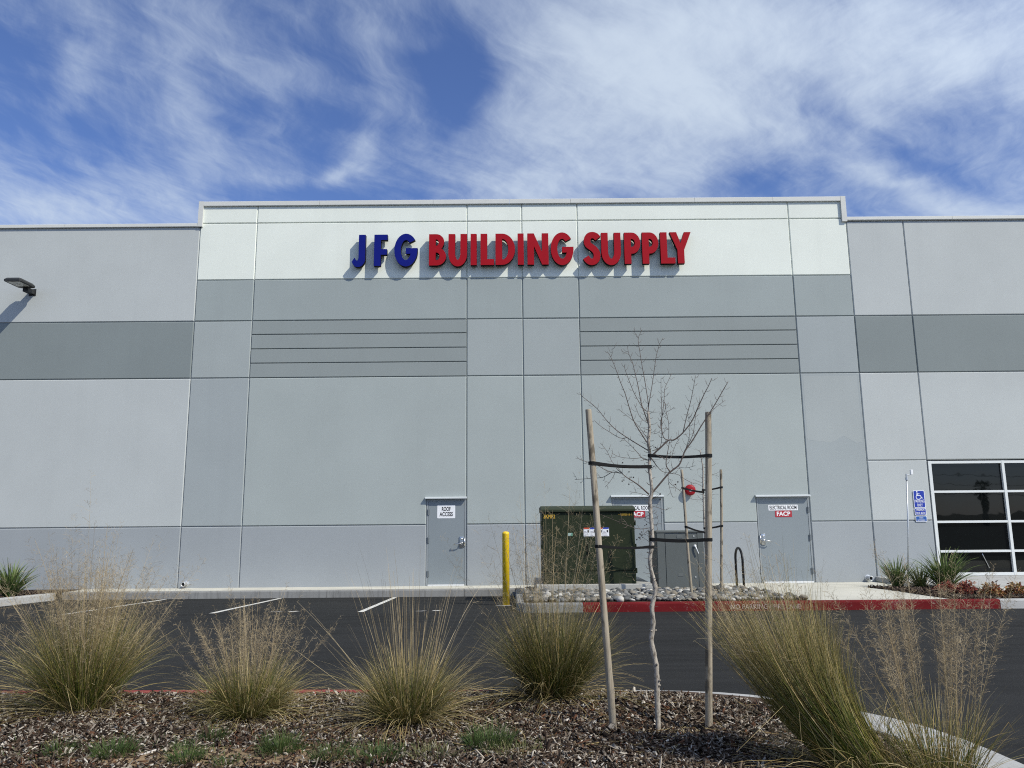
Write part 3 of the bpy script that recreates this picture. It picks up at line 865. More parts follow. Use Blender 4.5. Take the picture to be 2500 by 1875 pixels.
SIGN = [('J', -4.06, -3.715), ('F', -3.49, -3.15), ('G', -2.97, -2.375), ('B', -2.08, -1.64), ('U', -1.58, -1.10), ('I', -1.01, -.855), ('L', -.755, -.41), ('D', -.37, .13), ('I', .20, .355), ('N', .45, .99), ('G', 1.05, 1.635),
        ('S', 1.90, 2.31), ('U', 2.35, 2.85), ('P', 2.94, 3.355), ('P', 3.40, 3.82), ('L', 3.87, 4.24), ('Y', 4.115, 4.665)]
for i, (ch, xa, xb) in enumerate(SIGN):
    me = curve_mesh('letter', glyph(ch, xb - xa), .125)
    zoff = 7.98
    n = len(me.vertices); co = np.empty(n * 3, np.float32); me.vertices.foreach_get('co', co); co = co.reshape(-1, 3)
    new = np.stack([co[:, 0] + xa, (WALL - .20) - (co[:, 2] - .0625), co[:, 1] + zoff], 1)
    me.vertices.foreach_set('co', new.astype(np.float32).ravel()); me.update()
    me.materials.clear()
    face = M_BLUE if i < 3 else M_RED
    me.materials.append(face); me.materials.append(M_BLACKM)
    for p in me.polygons: p.material_index = 0 if p.normal.y < -.9 else 1
    o = bpy.data.objects.new('letter', me); col.objects.link(o); o.parent = sign; o.matrix_parent_inverse = sign_inv
    o['label'] = ('blue letter ' if i < 3 else 'red letter ') + ch
    # stand-off studs
    xm = xa + .06 if ch != 'Y' else (xa + xb) / 2
    for z in ((.25, .6) if ch not in 'JY' else (.12, .3)):
        xs = xm if ch != 'J' else xb - .07
        st = MB(); st.tube([(xs, WALL - .08, 7.98 + z), (xs, WALL + .01, 7.98 + z)], .009, 6); st.build('stud', M_STEEL, o)
# ------------------------------------------------------------------ small things on and by the wall
def plate(x0, x1, z0, z1, y, m, parent, name='plate', r=.012, th=.003):
    b = MB(); b.prism_xz(rounded(x0, x1, z0, z1, r), y - th, y); return b.build(name, m, parent)
YD = WALL + .0195        # face of the door leaves
t = empty('door_sign'); tag(t, 'white ROOF ACCESS sign on the single grey door left of the yellow bollard', 'sign')
plate(-1.835, -1.395, 1.60, 1.915, YD, M_PLATE, t, 'plate', .02)
wall_text('lettering', 'ROOF', -1.615, YD - .003, 1.825, .215, .105, M_TXT, t, .03)
wall_text('lettering', 'ACCESS', -1.615, YD - .003, 1.70, .325, .105, M_TXT, t, .03)
def room_sign(cx, zc, label):
    t = empty('door_sign'); tag(t, label, 'sign', 'electrical room door signs')
    plate(cx - .36, cx + .36, zc - .02, zc + .115, YD, M_PLATE, t, 'plate', .008)
    wall_text('lettering', 'ELECTRICAL ROOM', cx, YD - .003, zc + .05, .66, .095, M_TXT, t, .024)
    p = plate(cx - .205, cx + .205, zc - .18, zc - .024, YD - .001, M_SRED, t, 'plate', .012); p['label'] = 'red lower plate'
    wall_text('lettering', 'FACP', cx, YD - .004, zc - .10, .33, .105, M_PLATE, t, .03)
room_sign(3.05, 1.76, 'half hidden ELECTRICAL ROOM FACP sign on the door behind the green transformer')
room_sign(6.64, 1.74, 'fully visible ELECTRICAL ROOM FACP sign on the door right of the bike rack')

# accessible parking sign on the wall beside the storefront
t = empty('parking_sign'); tag(t, 'blue wheelchair PARKING ONLY sign with MINIMUM FINE plate on the wall beside the window', 'sign')
YS = WALL - .014
ax = 9.98
def bevel_plate(x0, x1, z0, z1, m, nm):
    o = plate(x0, x1, z0, z1, YS, M_PLATE, t, nm, .025, .004)
    b = MB(); b.prism_xz(rounded(x0 + .012, x1 - .012, z0 + .012, z1 - .012, .02), YS - .0052, YS - .004); b.build('face', m, o)
    return o
bevel_plate(ax - .14, ax + .14, 1.755, 2.175, M_ADA, 'plate')
wall_text('lettering', 'PARKING', ax, YS - .0052, 1.915, .235, .07, M_PLATE, t, .008)
wall_text('lettering', 'ONLY', ax, YS - .0052, 1.82, .135, .07, M_PLATE, t, .008)
bevel_plate(ax - .14, ax + .14, 1.575, 1.748, M_ADA, 'plate')
wall_text('lettering', 'MINIMUM', ax, YS - .0052, 1.70, .19, .048, M_PLATE, t, .008)
wall_text('lettering', 'FINE $250', ax, YS - .0052, 1.625, .225, .052, M_PLATE, t, .006)
# wheelchair emblem
em = MB()
def flat(poly, k):
    em.prism_xz(poly, YS - .0060 - .0003 * k, YS - .0052)
def ln(pts, s, k): flat(stroke(pts, s)[::-1], k)
wc = (ax + .0, 2.045)
flat(arc(ax - .045, 2.142, .017, .017, 0, 340, 12), 0)
ln([(ax - .045, 2.118), (ax - .04, 2.045)], .02, 1)
ln([(ax - .042, 2.052), (ax + .035, 2.05), (ax + .062, 1.985), (ax + .085, 1.992)], .018, 2)
ln([(ax - .042, 2.092), (ax + .015, 2.09)], .015, 3)
ln([(ax - .06 + .0, 2.075)] + arc(ax - .02, 2.012, .055, .055, 125, 345, 16), .015, 4)
em.build('emblem', M_PLATE, t)
for z in (1.66, 2.0):
    b = MB(); b.box(ax - .06, ax + .06, YS, WALL + .01, z - .02, z + .02); b.build('bracket', M_STEEL, t)
t = empty('van_sign'); tag(t, 'small pale blue VAN ACCESSIBLE plate below the wheelchair parking sign', 'sign')
bevel_plate(ax - .135, ax + .145, 1.415, 1.56, M_ADA2, 'plate')
wall_text('lettering', 'VAN', ax, YS - .0052, 1.51, .09, .034, M_PLATE, t, .004)
wall_text('lettering', 'ACCESSIBLE', ax, YS - .0052, 1.456, .19, .032, M_PLATE, t, .004)
b = MB(); b.box(ax - .06, ax + .06, YS, WALL + .01, 1.47, 1.51); b.build('bracket', M_STEEL, t)

# fire alarm horn
t = empty('fire_alarm', (4.36, WALL, 2.23)); tag(t, 'round red fire alarm horn on the wall between the two electrical rooms', 'alarm')
MW = Matrix.Rotation(R(90), 4, 'X')
b = MB(); b.lathe([(.09, 0), (.09, .05), (.125, .06), (.135, .09), (.125, .12), (.09, .135), (.03, .14)], 20, MW); b.build('horn', M_ALARM, t, True)
b = MB(); b.box(-.085, .085, -.04, .01, -.085, .085, bev=.008); b.build('back_box', M_ALARM, t)
b = MB(); b.box(-.03, .035, -.152, -.138, -.035, .015, bev=.004); b.build('strobe', M_PLATE, t)

# wall lamp
t = empty('wall_lamp', (-12.28, WALL, 7.40)); tag(t, 'dark area light on a short arm high on the left wall', 'lamp')
b = MB(); b.box(-.09, .09, -.012, .01, -.08, .10, bev=.004); b.build('wall_plate', M_LAMP, t)
b = MB(); b.box(-.07, .07, -.30, 0, -.05, .06, bev=.01); b.build('arm', M_LAMP, t)
b = MB()
HW = .215
out = [(-HW, -.26), (-HW, -.80), (-HW + .03, -.86), (HW - .03, -.86), (HW, -.80), (HW, -.26), (HW - .06, -.2), (-HW + .06, -.2)]
v = [(x, y, .062) for x, y in out] + [(x, y, .10) for x, y in out] + [(x * .8, -.53 + (y + .53) * .85, .15) for x, y in out]
n = len(out)
f = [tuple(range(n))] + [tuple(range(3 * n - 1, 2 * n - 1, -1))]
for k in range(2): f += [(k * n + (i + 1) % n, k * n + i, (k + 1) * n + i, (k + 1) * n + (i + 1) % n) for i in range(n)]
b.add(v, f); b.build('head', M_LAMP, t)
for i in range(2):
    for j in range(2):
        b = MB(); b.box(-.155 + i * .16, -.005 + i * .16, -.79 + j * .21, -.60 + j * .21, .052, .0615, bev=.003); b.build('lens', M_LENS, t)
b = MB(); b.box(-.13, .13, -.36, -.27, .05, .0615, bev=.004); b.build('driver_cover', M_LAMP, t)

def drain(x, z, label):
    t = empty('drain_pipe', (x, WALL, z)); tag(t, label, 'pipe', 'overflow drain pipes at the foot of the wall')
    b = MB(); n = 18
    prof = [(.05, .02), (.05, -.16), (.056, -.165), (.056, -.19), (.043, -.19), (.043, .0)]
    v = []; f = []
    for r, y in prof:
        for k in range(n): a = 2 * math.pi * k / n; v.append((r * math.cos(a), y, r * math.sin(a)))
    for i in range(len(prof) - 1):
        for k in range(n): f.append((i * n + k, i * n + (k + 1) % n, (i + 1) * n + (k + 1) % n, (i + 1) * n + k))
    b.add(v, [q[::-1] for q in f]); b.build('pipe', M_PIPE, t, True)
    b = MB(); b.lathe([(.075, -.002), (.075, .006), (.055, .01)], 18, MW); b.build('flange', M_PIPE, t)
    b = MB(); b.lathe([(.042, .14), (.042, .142)], 14, MW); b.build('screen', M_BLACK, t)
drain(-7.87, .10, 'stub drain pipe low on the wall at the left wall joint')
drain(8.56, .10, 'stub drain pipe low on the wall left of the strappy plants')

# slim post with a rain sensor
t = empty('sensor_post', (8.6, 17.2, .05)); tag(t, 'slim galvanised post with a small sensor on top in the right bed', 'post')
b = MB(); b.tube([(0, 0, -.1), (.12, -.02, 1.2), (.195, -.02, 2.34)], .017, 8); b.build('post', M_PIPE, t, True)
b = MB(); b.tube([(.195, -.02, 2.30), (.196, -.02, 2.36)], .032, 10); b.tube([(.196, -.02, 2.36), (.197, -.02, 2.44)], .02, 8); b.build('cap', M_PIPE, t)
b = MB(); b.tube([(.196, -.02, 2.41), (.29, -.03, 2.43), (.31, -.03, 2.45)], .012, 8); b.build('arm', M_PIPE, t)
b = MB(); b.box(.285, .335, -.055, -.005, 2.42, 2.53, bev=.008); b.build('sensor', M_PLATE, t)

# bollard
t = empty('bollard', (-.13, 15.14, lot_z(15.14))); tag(t, 'tall yellow steel bollard at the left corner of the island', 'bollard')
b = MB(); b.lathe([(.068, -.05), (.068, 1.335), (.070, 1.34), (.066, 1.365), (.05, 1.385), (.02, 1.392)], 24); b.build('post', M_YELLOW, t, True)
b = MB(); b.lathe([(.10, -.01), (.095, .006), (.069, .012)], 20); b.build('collar', M_FADED, t)

# bike rack
t = empty('bike_rack', (4.86, 16.85, walk_z(16.85))); tag(t, 'black inverted U bike rack on the walkway by the cobbles', 'bike rack')
b = MB()
lx, ly = -.012, .30
U = [(-lx, ly, -.05), (-lx, ly, .62)] + [(-lx * math.cos(a), ly * math.cos(a), .62 + .24 * math.sin(a)) for a in np.linspace(.15, math.pi - .15, 11)] + [(lx, -ly, .62), (lx, -ly, -.05)]
b.tube(U, .026, 10); b.build('hoop', M_BLACK, t, True)
for s in (-1, 1):
    b = MB(); b.lathe([(.07, 0), (.07, .008), (.03, .012)], 14, Matrix.Translation((s * lx, -s * ly, .0))); b.build('foot', M_BLACK, t)

# transformer on its pad
PX0, PX1, PY0, PY1, PZ = .47, 2.76, 15.45, 17.35, .30
t = MB(); t.box(PX0, PX1, PY0, PY1, -.05, PZ, bev=.012); tag(t.build('concrete_pad', M_PAD), 'low grey concrete slab under the green transformer', 'slab')
TX0, TX1, TY0, TY1 = .60, 2.45, 15.60, 16.7
t = empty('transformer', (1.5, 16.3, PZ)); tag(t, 'dark green pad mounted transformer cabinet stencilled 3KMP2', 'transformer')
TI = Matrix.Translation((-1.5, -16.3, -PZ))
def tp(mb, name, m, smooth=False):
    o = mb.build(name, m, t, smooth); o.matrix_parent_inverse = TI; return o
b = MB(); b.box(TX0, TX1, TY0 + .02, TY1, PZ, 1.72, bev=.008); tp(b, 'body', M_GREEN)
b = MB(); b.box(TX0 + .008, TX1 - .008, TY0, TY0 + .03, PZ + .005, PZ + .24, bev=.004); tp(b, 'sill', M_GREEN)
b = MB(); b.box(TX0 + .008, 1.535, TY0, TY0 + .03, PZ + .255, 1.69, bev=.004); tp(b, 'door', M_GREEN)
b = MB(); b.box(1.54, TX1 - .008, TY0, TY0 + .03, PZ + .255, 1.69, bev=.004); tp(b, 'door', M_GREEN)
b = MB()
prof = [(TY0 - .045, 1.715), (TY0 - .045, 1.75), (TY0 - .03, 1.772), (TY0 + .3, 1.83), (TY1 + .03, 1.80), (TY1 + .03, 1.70)]
n = len(prof)
v = [(TX0 - .02, y, z) for y, z in prof] + [(TX1 + .02, y, z) for y, z in prof]
b.add(v, [f[::-1] for f in [tuple(range(n)), tuple(range(2 * n - 1, n - 1, -1))] + [(i, i + n, (i + 1) % n + n, (i + 1) % n) for i in range(n)]]); tp(b, 'lid', M_GREEN2)
for x in (TX0 - .012, TX1 + .012):
    for z in (.55, 1.02, 1.48):
        b = MB(); b.lathe([(.016, -.05), (.016, .05)], 8, Matrix.Translation((x, TY0 + .02, z))); tp(b, 'hinge', M_GREEN)
b = MB(); b.box(1.50, 1.57, TY0 - .03, TY0 - .001, .92, 1.08, bev=.005); b.lathe([(.022, 0), (.022, .05)], 10, Matrix.Translation((1.535, TY0 - .03, .93)) @ MW); tp(b, 'latch', M_GREEN2)
def tt(*a, **k):
    o = wall_text(*a, **k); o.matrix_parent_inverse = TI; return o
tt('lettering', '3KMP2', .745, TY0 - .0004, 1.625, .23, .085, M_TXTY, t, bold=.02)
tt('lettering', '- 6202616 1', 2.27, TY0 - .0004, 1.655, .27, .05, M_TXTY, t, bold=.03)
def tplate(x0, x1, z0, z1, m, nm, k=1):
    b = MB(); b.prism_xz([(x0, z0), (x1, z0), (x1, z1), (x0, z1)], TY0 - .002 * k, TY0 - .0003); return tp(b, nm, m)
s1 = tplate(1.105, 1.205, 1.235, 1.295, M_STKG, 'sticker')
for i in range(3): tplate(1.115, 1.16 + .01 * i, 1.245 + .016 * i, 1.251 + .016 * i, M_PLATE, 'sticker_print', 2)
for i, (xa, mm) in enumerate(((1.425, M_STKR), (1.553, M_STKB), (1.681, M_STKR), (1.809, M_STKB))):
    tplate(xa, xa + .124, 1.225, 1.385, M_PLATE, 'sticker')
    tplate(xa + .004, xa + .12, 1.365, 1.395, mm, 'sticker_header', 2)
    for j in range(4):
        tplate(xa + .012, xa + .05 + .05 * ((j * 37 + i * 13) % 10) / 10, 1.24 + .026 * j, 1.251 + .026 * j, M_STKT, 'sticker_print', 2)
    tplate(xa + .078, xa + .108, 1.30, 1.345, M_TXT, 'sticker_print', 2)

# grey utility cabinet
CX0, CX1, CY0, CY1, CZ0, CZ1 = 2.92, 3.87, 15.80, 16.75, .02, 1.31
t = empty('utility_cabinet', (3.4, 16.2, .06)); tag(t, 'mid grey metal utility cabinet with a lever handle beside the green transformer', 'cabinet')
TI = Matrix.Translation((-3.4, -16.2, -.06))
b = MB(); b.box(CX0, CX1, CY0 + .02, CY1, CZ0, CZ1 - .03, bev=.006); tp(b, 'body', M_CABG2)
b = MB(); b.box(CX0 - .012, CX1 + .012, CY0 - .005, CY1 + .02, CZ1 - .032, CZ1, bev=.006); tp(b, 'lid', M_CABG)
b = MB(); b.box(CX0 + .005, CX0 + .16, CY0 + .006, CY0 + .03, CZ0, CZ1 - .036, bev=.003); tp(b, 'post', M_CABG)
b = MB(); b.box(CX1 - .13, CX1 - .005, CY0 + .006, CY0 + .03, CZ0, CZ1 - .036, bev=.003); tp(b, 'post', M_CABG)
b = MB(); b.box(CX0 + .17, CX1 - .14, CY0, CY0 + .03, .17, CZ1 - .06, bev=.003); tp(b, 'door', M_CABG)
b = MB(); b.box(CX0 + .165, CX1 - .135, CY0 + .006, CY0 + .03, CZ0, .16, bev=.003); tp(b, 'sill', M_CABG)
b = MB(); b.box(CX0 + .40, CX0 + .52, CY0 - .006, CY0 + .001, 1.17, 1.225, bev=.002); tp(b, 'nameplate', M_CABG2)
b = MB(); b.box(CX0 + .40, CX0 + .50, CY0 - .005, CY0 + .001, .42, .47, bev=.002); tp(b, 'nameplate', M_CABG2)
for z in (1.205, .40):
    b = MB(); b.lathe([(.014, 0), (.012, .012)], 10, Matrix.Translation((CX1 - .20, CY0, z)) @ MW); tp(b, 'bolt', M_ALU)
b = MB(); b.lathe([(.028, 0), (.028, .03), (.015, .04)], 12, Matrix.Translation((CX1 - .19, CY0, 1.01)) @ MW); b.tube([(CX1 - .19, CY0 - .035, 1.01), (CX1 - .165, CY0 - .045, .95), (CX1 - .13, CY0 - .045, .86)], [.014, .012, .010], 8)
tp(b, 'handle', M_ALU)
for z in (.25, .9):
    b = MB(); b.box(CX0 - .006, CX0 + .002, CY0 + .15, CY1 - .1, z, z + .012); tp(b, 'side_rib', M_CABG2)

# ------------------------------------------------------------------ stones of the cobble bed
def blob(seed, nu=7, nv=5):
    r = np.random.default_rng(seed)
    v = [(0, 0, -1)]
    ph = r.uniform(0, 6, 6)
    for j in range(1, nv):
        b = -math.pi / 2 + math.pi * j / nv
        for i in range(nu):
            a = 2 * math.pi * i / nu + (j % 2) * .4
            k = 1 + .13 * math.sin(2 * a + ph[0]) + .09 * math.sin(3 * a + ph[1] + b * 2) + .06 * math.sin(a + ph[2] - 3 * b)
            v.append((math.cos(b) * math.cos(a) * k, math.cos(b) * math.sin(a) * k, math.sin(b) * (1 + .1 * math.sin(a + ph[3]))))
    v.append((0, 0, 1))
    f = []
    for i in range(nu): f.append((0, 1 + (i + 1) % nu, 1 + i))
    for j in range(nv - 2):
        for i in range(nu):
            a0 = 1 + j * nu + i; a1 = 1 + j * nu + (i + 1) % nu
            f.append((a0, a1, a1 + nu, a0 + nu))
    t0 = 1 + (nv - 2) * nu
    for i in range(nu): f.append((t0 + i, t0 + (i + 1) % nu, len(v) - 1))
    return v, f
STONE_C = [(.30, .30, .285), (.20, .205, .195), (.09, .093, .092), (.44, .42, .37), (.62, .60, .54), (.26, .235, .19), (.36, .315, .24), (.14, .148, .145)]
def tinted(me, c):
    a = me.color_attributes.new('tint', 'FLOAT_COLOR', 'POINT')
    n = len(me.vertices); k = np.tile(np.array([*c, 1], np.float32), (n, 1))
    r = np.random.default_rng(n + int(c[0] * 999)); k[:, :3] *= r.uniform(.5, .8)
    a.data.foreach_set('color', k.ravel())
stone_me = []
for i in range(24):
    v, f = blob(i)
    me = bpy.data.meshes.new('cobble'); me.from_pydata(v, [], f); me.update()
    me.polygons.foreach_set('use_smooth', np.ones(len(f), dtype=bool))
    tinted(me, STONE_C[i % 8]); me.materials.append(M_STONE); stone_me.append(me)
def cob_back(x):
    if x < .5: return 16.2
    if x < PX1: return 15.46
    if x < 3.95: return 15.80
    return 16.35 - max(0, x - 4.45) * 4.2
cb = MB()
pts = [(.2, 13.73), (5.15, 13.73), (4.95, 14.6), (4.5, 16.3), (3.95, 16.35), (3.95, 15.9), (.5, 15.6), (.5, 16.2), (.2, 16.2)]
cb.add([(x, y, walk_z(y) + .006) for x, y in pts], [tuple(range(len(pts)))])
cobbed = tag(cb.build('cobble_bed', M_SOIL), kind='structure')
stones = []
tries = 0
while len(stones) < 1500 and tries < 45000:
    tries += 1
    x = random.uniform(.24, 5.2); y = random.uniform(13.76, 16.3)
    if y > cob_back(x) - .02 or x > 5.12 - (y - 13.7) * .14: continue
    s = random.choice((.026, .031, .036, .040, .045, .05, .058, .075)) * random.uniform(.9, 1.15)
    if any((x - p[0]) ** 2 + (y - p[1]) ** 2 < ((s + p[3]) * .60) ** 2 for p in stones): continue
    h = walk_z(y) + .012 + s * .32 + random.uniform(0, .03) + .05 * max(0, min(1, (y - 14.0) / 1.2))
    stones.append((x, y, h, s))
stones.sort(key=lambda p: p[1])
print('stones', len(stones))
rest = []
for i, (x, y, z, s) in enumerate(stones):
    me = random.choice(stone_me)
    sc = Vector((s * random.uniform(.95, 1.35), s * random.uniform(.8, 1.05), s * random.uniform(.5, .75)))
    M = Matrix.LocRotScale(Vector((x, y, z)), Matrix.Rotation(random.uniform(0, 6.28), 3, 'Z') @ Matrix.Rotation(random.uniform(-.4, .4), 3, 'X'), sc)
    if i < 300:
        o = bpy.data.objects.new('cobble', me); col.objects.link(o); o.parent = cobbed; o.matrix_basis = M
    else: rest.append((me, M))
bm = bmesh.new()
for me, M in rest:
    tmp = me.copy(); tmp.transform(M); bm.from_mesh(tmp); bpy.data.meshes.remove(tmp)
me = bpy.data.meshes.new('far_cobbles'); bm.to_mesh(me); bm.free()
tag(link('far_cobbles', me, M_STONE, cobbed), kind='stuff')

# ------------------------------------------------------------------ bark chips
def chips(n, sampler, palette, weights, zf, seed, size=1.0, name='bark_mulch', tilt=.5):
    r = np.random.default_rng(seed)
    xy = sampler(r, n); n = len(xy)
    L = np.exp(r.normal(math.log(.036), .46, n)) * size; W_ = np.exp(r.normal(math.log(.0098), .42, n)) * size; T = r.uniform(.0018, .005, n) * size
    base = np.array([[-1, -1, -1], [1, -1, -1], [1, 1, -1], [-1, 1, -1], [-1, -1, 1], [1, -1, 1], [1, 1, 1], [-1, 1, 1]], float) * .5
    v = np.repeat(base[None], n, 0)
    v += r.uniform(-.16, .16, v.shape) * np.array([1, 1, .3])
    v *= np.stack([L, W_, T], 1)[:, None, :]
    # bow along the length
    v[:, :, 2] -= (v[:, :, 0] ** 2 / np.maximum(L[:, None], 1e-4)) * r.uniform(-.25, .5, n)[:, None]
    a, b, c = r.uniform(0, 2 * math.pi, n), r.normal(0, tilt, n), r.normal(0, tilt * 1.1, n)
    def rot(v, i, j, t):
        ct, st = np.cos(t)[:, None], np.sin(t)[:, None]
        vi, vj = v[:, :, i].copy(), v[:, :, j].copy()
        v[:, :, i] = vi * ct - vj * st; v[:, :, j] = vi * st + vj * ct
    rot(v, 1, 2, c); rot(v, 0, 2, b); rot(v, 0, 1, a)
    z = np.array([zf(x, y) for x, y in xy]) + r.uniform(.001, .016, n)
    v += np.stack([xy[:, 0], xy[:, 1], z], 1)[:, None, :]
    F = np.array([(0, 3, 2, 1), (4, 5, 6, 7), (0, 1, 5, 4), (1, 2, 6, 5), (2, 3, 7, 6), (3, 0, 4, 7)])
    f = (np.arange(n)[:, None, None] * 8 + F[None]).reshape(-1, 4)
    pal = np.array(palette)
    wts = weights(xy) if callable(weights) else np.tile(np.array(weights), (n, 1))
    cum = np.cumsum(wts / wts.sum(1, keepdims=True), 1)
    idx = (r.uniform(0, 1, n)[:, None] > cum).sum(1).clip(0, len(pal) - 1)
    tint = pal[idx] * r.uniform(.7, 1.3, (n, 1))
    tint = np.repeat(tint, 8, 0)
    o = link(name, np_mesh(name, v.reshape(-1, 3), f, np.clip(tint, 0, .8)), M_CHIP)
    return tag(o, kind='stuff')
CH = [(.024, .016, .011), (.056, .037, .025), (.108, .082, .060), (.19, .160, .128), (.31, .272, .222), (.46, .42, .355), (.10, .048, .027)]
def bed_dist(x, y):
    # signed distance inside the road edge of the bed kerb (positive = inside the bed)
    d = np.full(len(x), 1e9); sgn = np.ones(len(x))
    for (x0, y0), (x1, y1) in zip(BED[:-1], BED[1:]):
        ex, ey = x1 - x0, y1 - y0; L2 = ex * ex + ey * ey
        t = np.clip(((x - x0) * ex + (y - y0) * ey) / L2, 0, 1)
        px, py = x - x0 - t * ex, y - y0 - t * ey; dd = np.hypot(px, py)
        s = np.where(ex * py - ey * px < 0, 1.0, -1.0)
        m = dd < d; d[m] = dd[m]; sgn[m] = s[m]
    return d * sgn
def near_sampler(r, n):
    x = r.uniform(-5.6, 3.6, n * 2); y = 4.55 + (7.05 - 4.55) * r.uniform(0, 1, n * 2) ** 1.05
    ok = bed_dist(x, y) > np.interp(x, [1.0, 2.5], [.165, .43]) + .012 * np.sin(x * 13) + .02 * r.uniform(-1, 1, n * 2)
    # thin where sandy soil shows through
    d = np.hypot((x + 1.7) / .9, (y - 5.15) / .22)
    ok &= (d > 1) | (r.uniform(0, 1, n * 2) > .55)
    return np.stack([x, y], 1)[ok][:n]
def near_w(xy):
    x, y = xy[:, 0], xy[:, 1]
    grey = np.clip((y - 6.3) / .5, 0, 1) * (.5 + .5 * np.sin(x * 1.3 + 2.2)) 
    red = np.clip(np.sin(x * 1.9 + .8) * np.sin(y * 2.3 + x) + .1, 0, 1)
    base = np.array([.27, .23, .19, .16, .11, .045, .045])[None] * np.ones((len(x), 1))
    base[:, 3:6] *= (1 + 1.5 * grey[:, None]); base[:, 0:2] *= (1 - .4 * grey[:, None])
    base[:, 6] *= 1 + 3 * red; base[:, 1] *= 1 + red
    return base
chips(72000, near_sampler, CH, near_w, bed_z, 3)
def out_sampler(r, n):
    x = r.uniform(-13, 3.9, n * 3); y = r.uniform(1.9, 7.0, n * 3)
    ok = (bed_dist(x, y) > np.interp(x, [1.0, 2.5], [.18, .44])) & ((y < 4.6) | (x < -5.5))
    return np.stack([x, y], 1)[ok][:n]
chips(30000, out_sampler, CH, (.27, .22, .19, .16, .10, .045, .04), bed_z, 4, 1.15)
sn = MB()
n = 26
sp = []
for (cx, cy, rx, ry) in ((-1.7, 5.13, .85, .19), (-2.45, 5.05, .4, .15), (.05, 5.05, .35, .12)):
    pts = [(cx + rx * math.cos(2 * math.pi * k / n) * (1 + .12 * math.sin(5 * k)), cy + ry * math.sin(2 * math.pi * k / n) * (1 + .15 * math.cos(3 * k))) for k in range(n)]
    sn.add([(x, y, bed_z(x, y) + .0045) for x, y in pts] + [(cx, cy, bed_z(cx, cy) + .012)], [(k, (k + 1) % n, n) for k in range(n)])
tag(sn.build('sandy_soil', M_SAND, None, True), kind='structure')
# a few big pieces of wood that stand out
def chunk(x, y, l, wd, th, rz, c, label):
    b = MB(); b.box(-l / 2, l / 2, -wd / 2, wd / 2, 0, th, bev=min(th, wd) * .2)
    o = b.build('wood_piece', material('split_wood_%d' % int(c[0] * 1000), c, .85, var=.3, vscale=40)); o.location = (x, y, bed_z(x, y) + .006); o.rotation_euler = (.08, -.1, rz)
    tag(o, label, 'wood chunk', 'loose pieces of wood lying on the mulch')
chunk(-1.46, 5.25, .075, .04, .018, .7, (.36, .26, .17), 'blocky tan wood offcut on the mulch in front of the second grass')
chunk(-2.32, 5.17, .15, .012, .01, .9, (.55, .50, .44), 'long pale splinter on the mulch between two weed tufts at left')
chunk(1.75, 5.30, .09, .03, .012, .5, (.48, .43, .36), 'pale wood flake on the mulch left of the leaning grass')
chunk(.52, 5.66, .10, .03, .008, .1, (.42, .40, .36), 'flat grey wood flake at the foot of the left tree stake')

# right-hand planter and left landscape finger
PL = [(7.62, 13.74), (7.66, 15.2), (7.72, 16.2), (7.6, 17.0), (8.74, 16.62), (9.35, 16.6), (9.45, 14.5), (9.9, 13.75)]
b = MB(); b.add([(x, y, walk_z(y) + .012) for x, y in PL], [tuple(range(len(PL)))]); tag(b.build('right_planter', M_SOIL), kind='structure')
b = MB(); b.add([(-16, 8, .0), (-10.56, 8, .0), (-10.56, 13.9, .0), (-10.56, 19.0, -.03), (-16, 19.0, -.03)], [(0, 1, 2, 3, 4)]); tag(b.build('left_planter', M_SOIL), kind='structure')
def in_poly(x, y, poly):
    c = np.zeros(len(x), bool); j = len(poly) - 1
    for i in range(len(poly)):
        xi, yi = poly[i]; xj, yj = poly[j]
        c ^= ((yi > y) != (yj > y)) & (x < (xj - xi) * (y - yi) / (yj - yi + 1e-12) + xi); j = i
    return c
def rp(r, n):
    x = r.uniform(7.5, 10, n * 2); y = r.uniform(13.7, 17, n * 2); k = in_poly(x, y, PL); return np.stack([x, y], 1)[k][:n]
DKC = [(.025, .017, .013), (.05, .034, .025), (.09, .065, .05), (.17, .14, .11)]
chips(5200, rp, DKC, (.35, .35, .2, .1), lambda x, y: walk_z(y) + .012, 8, 1.7)
def lp(r, n): return np.stack([r.uniform(-13, -10.6, n), r.uniform(13, 18.9, n)], 1)
chips(4500, lp, DKC, (.35, .35, .2, .1), lambda x, y: -.0 - .03 * max(0, (y - 13.9) / 5.1), 9, 1.7)
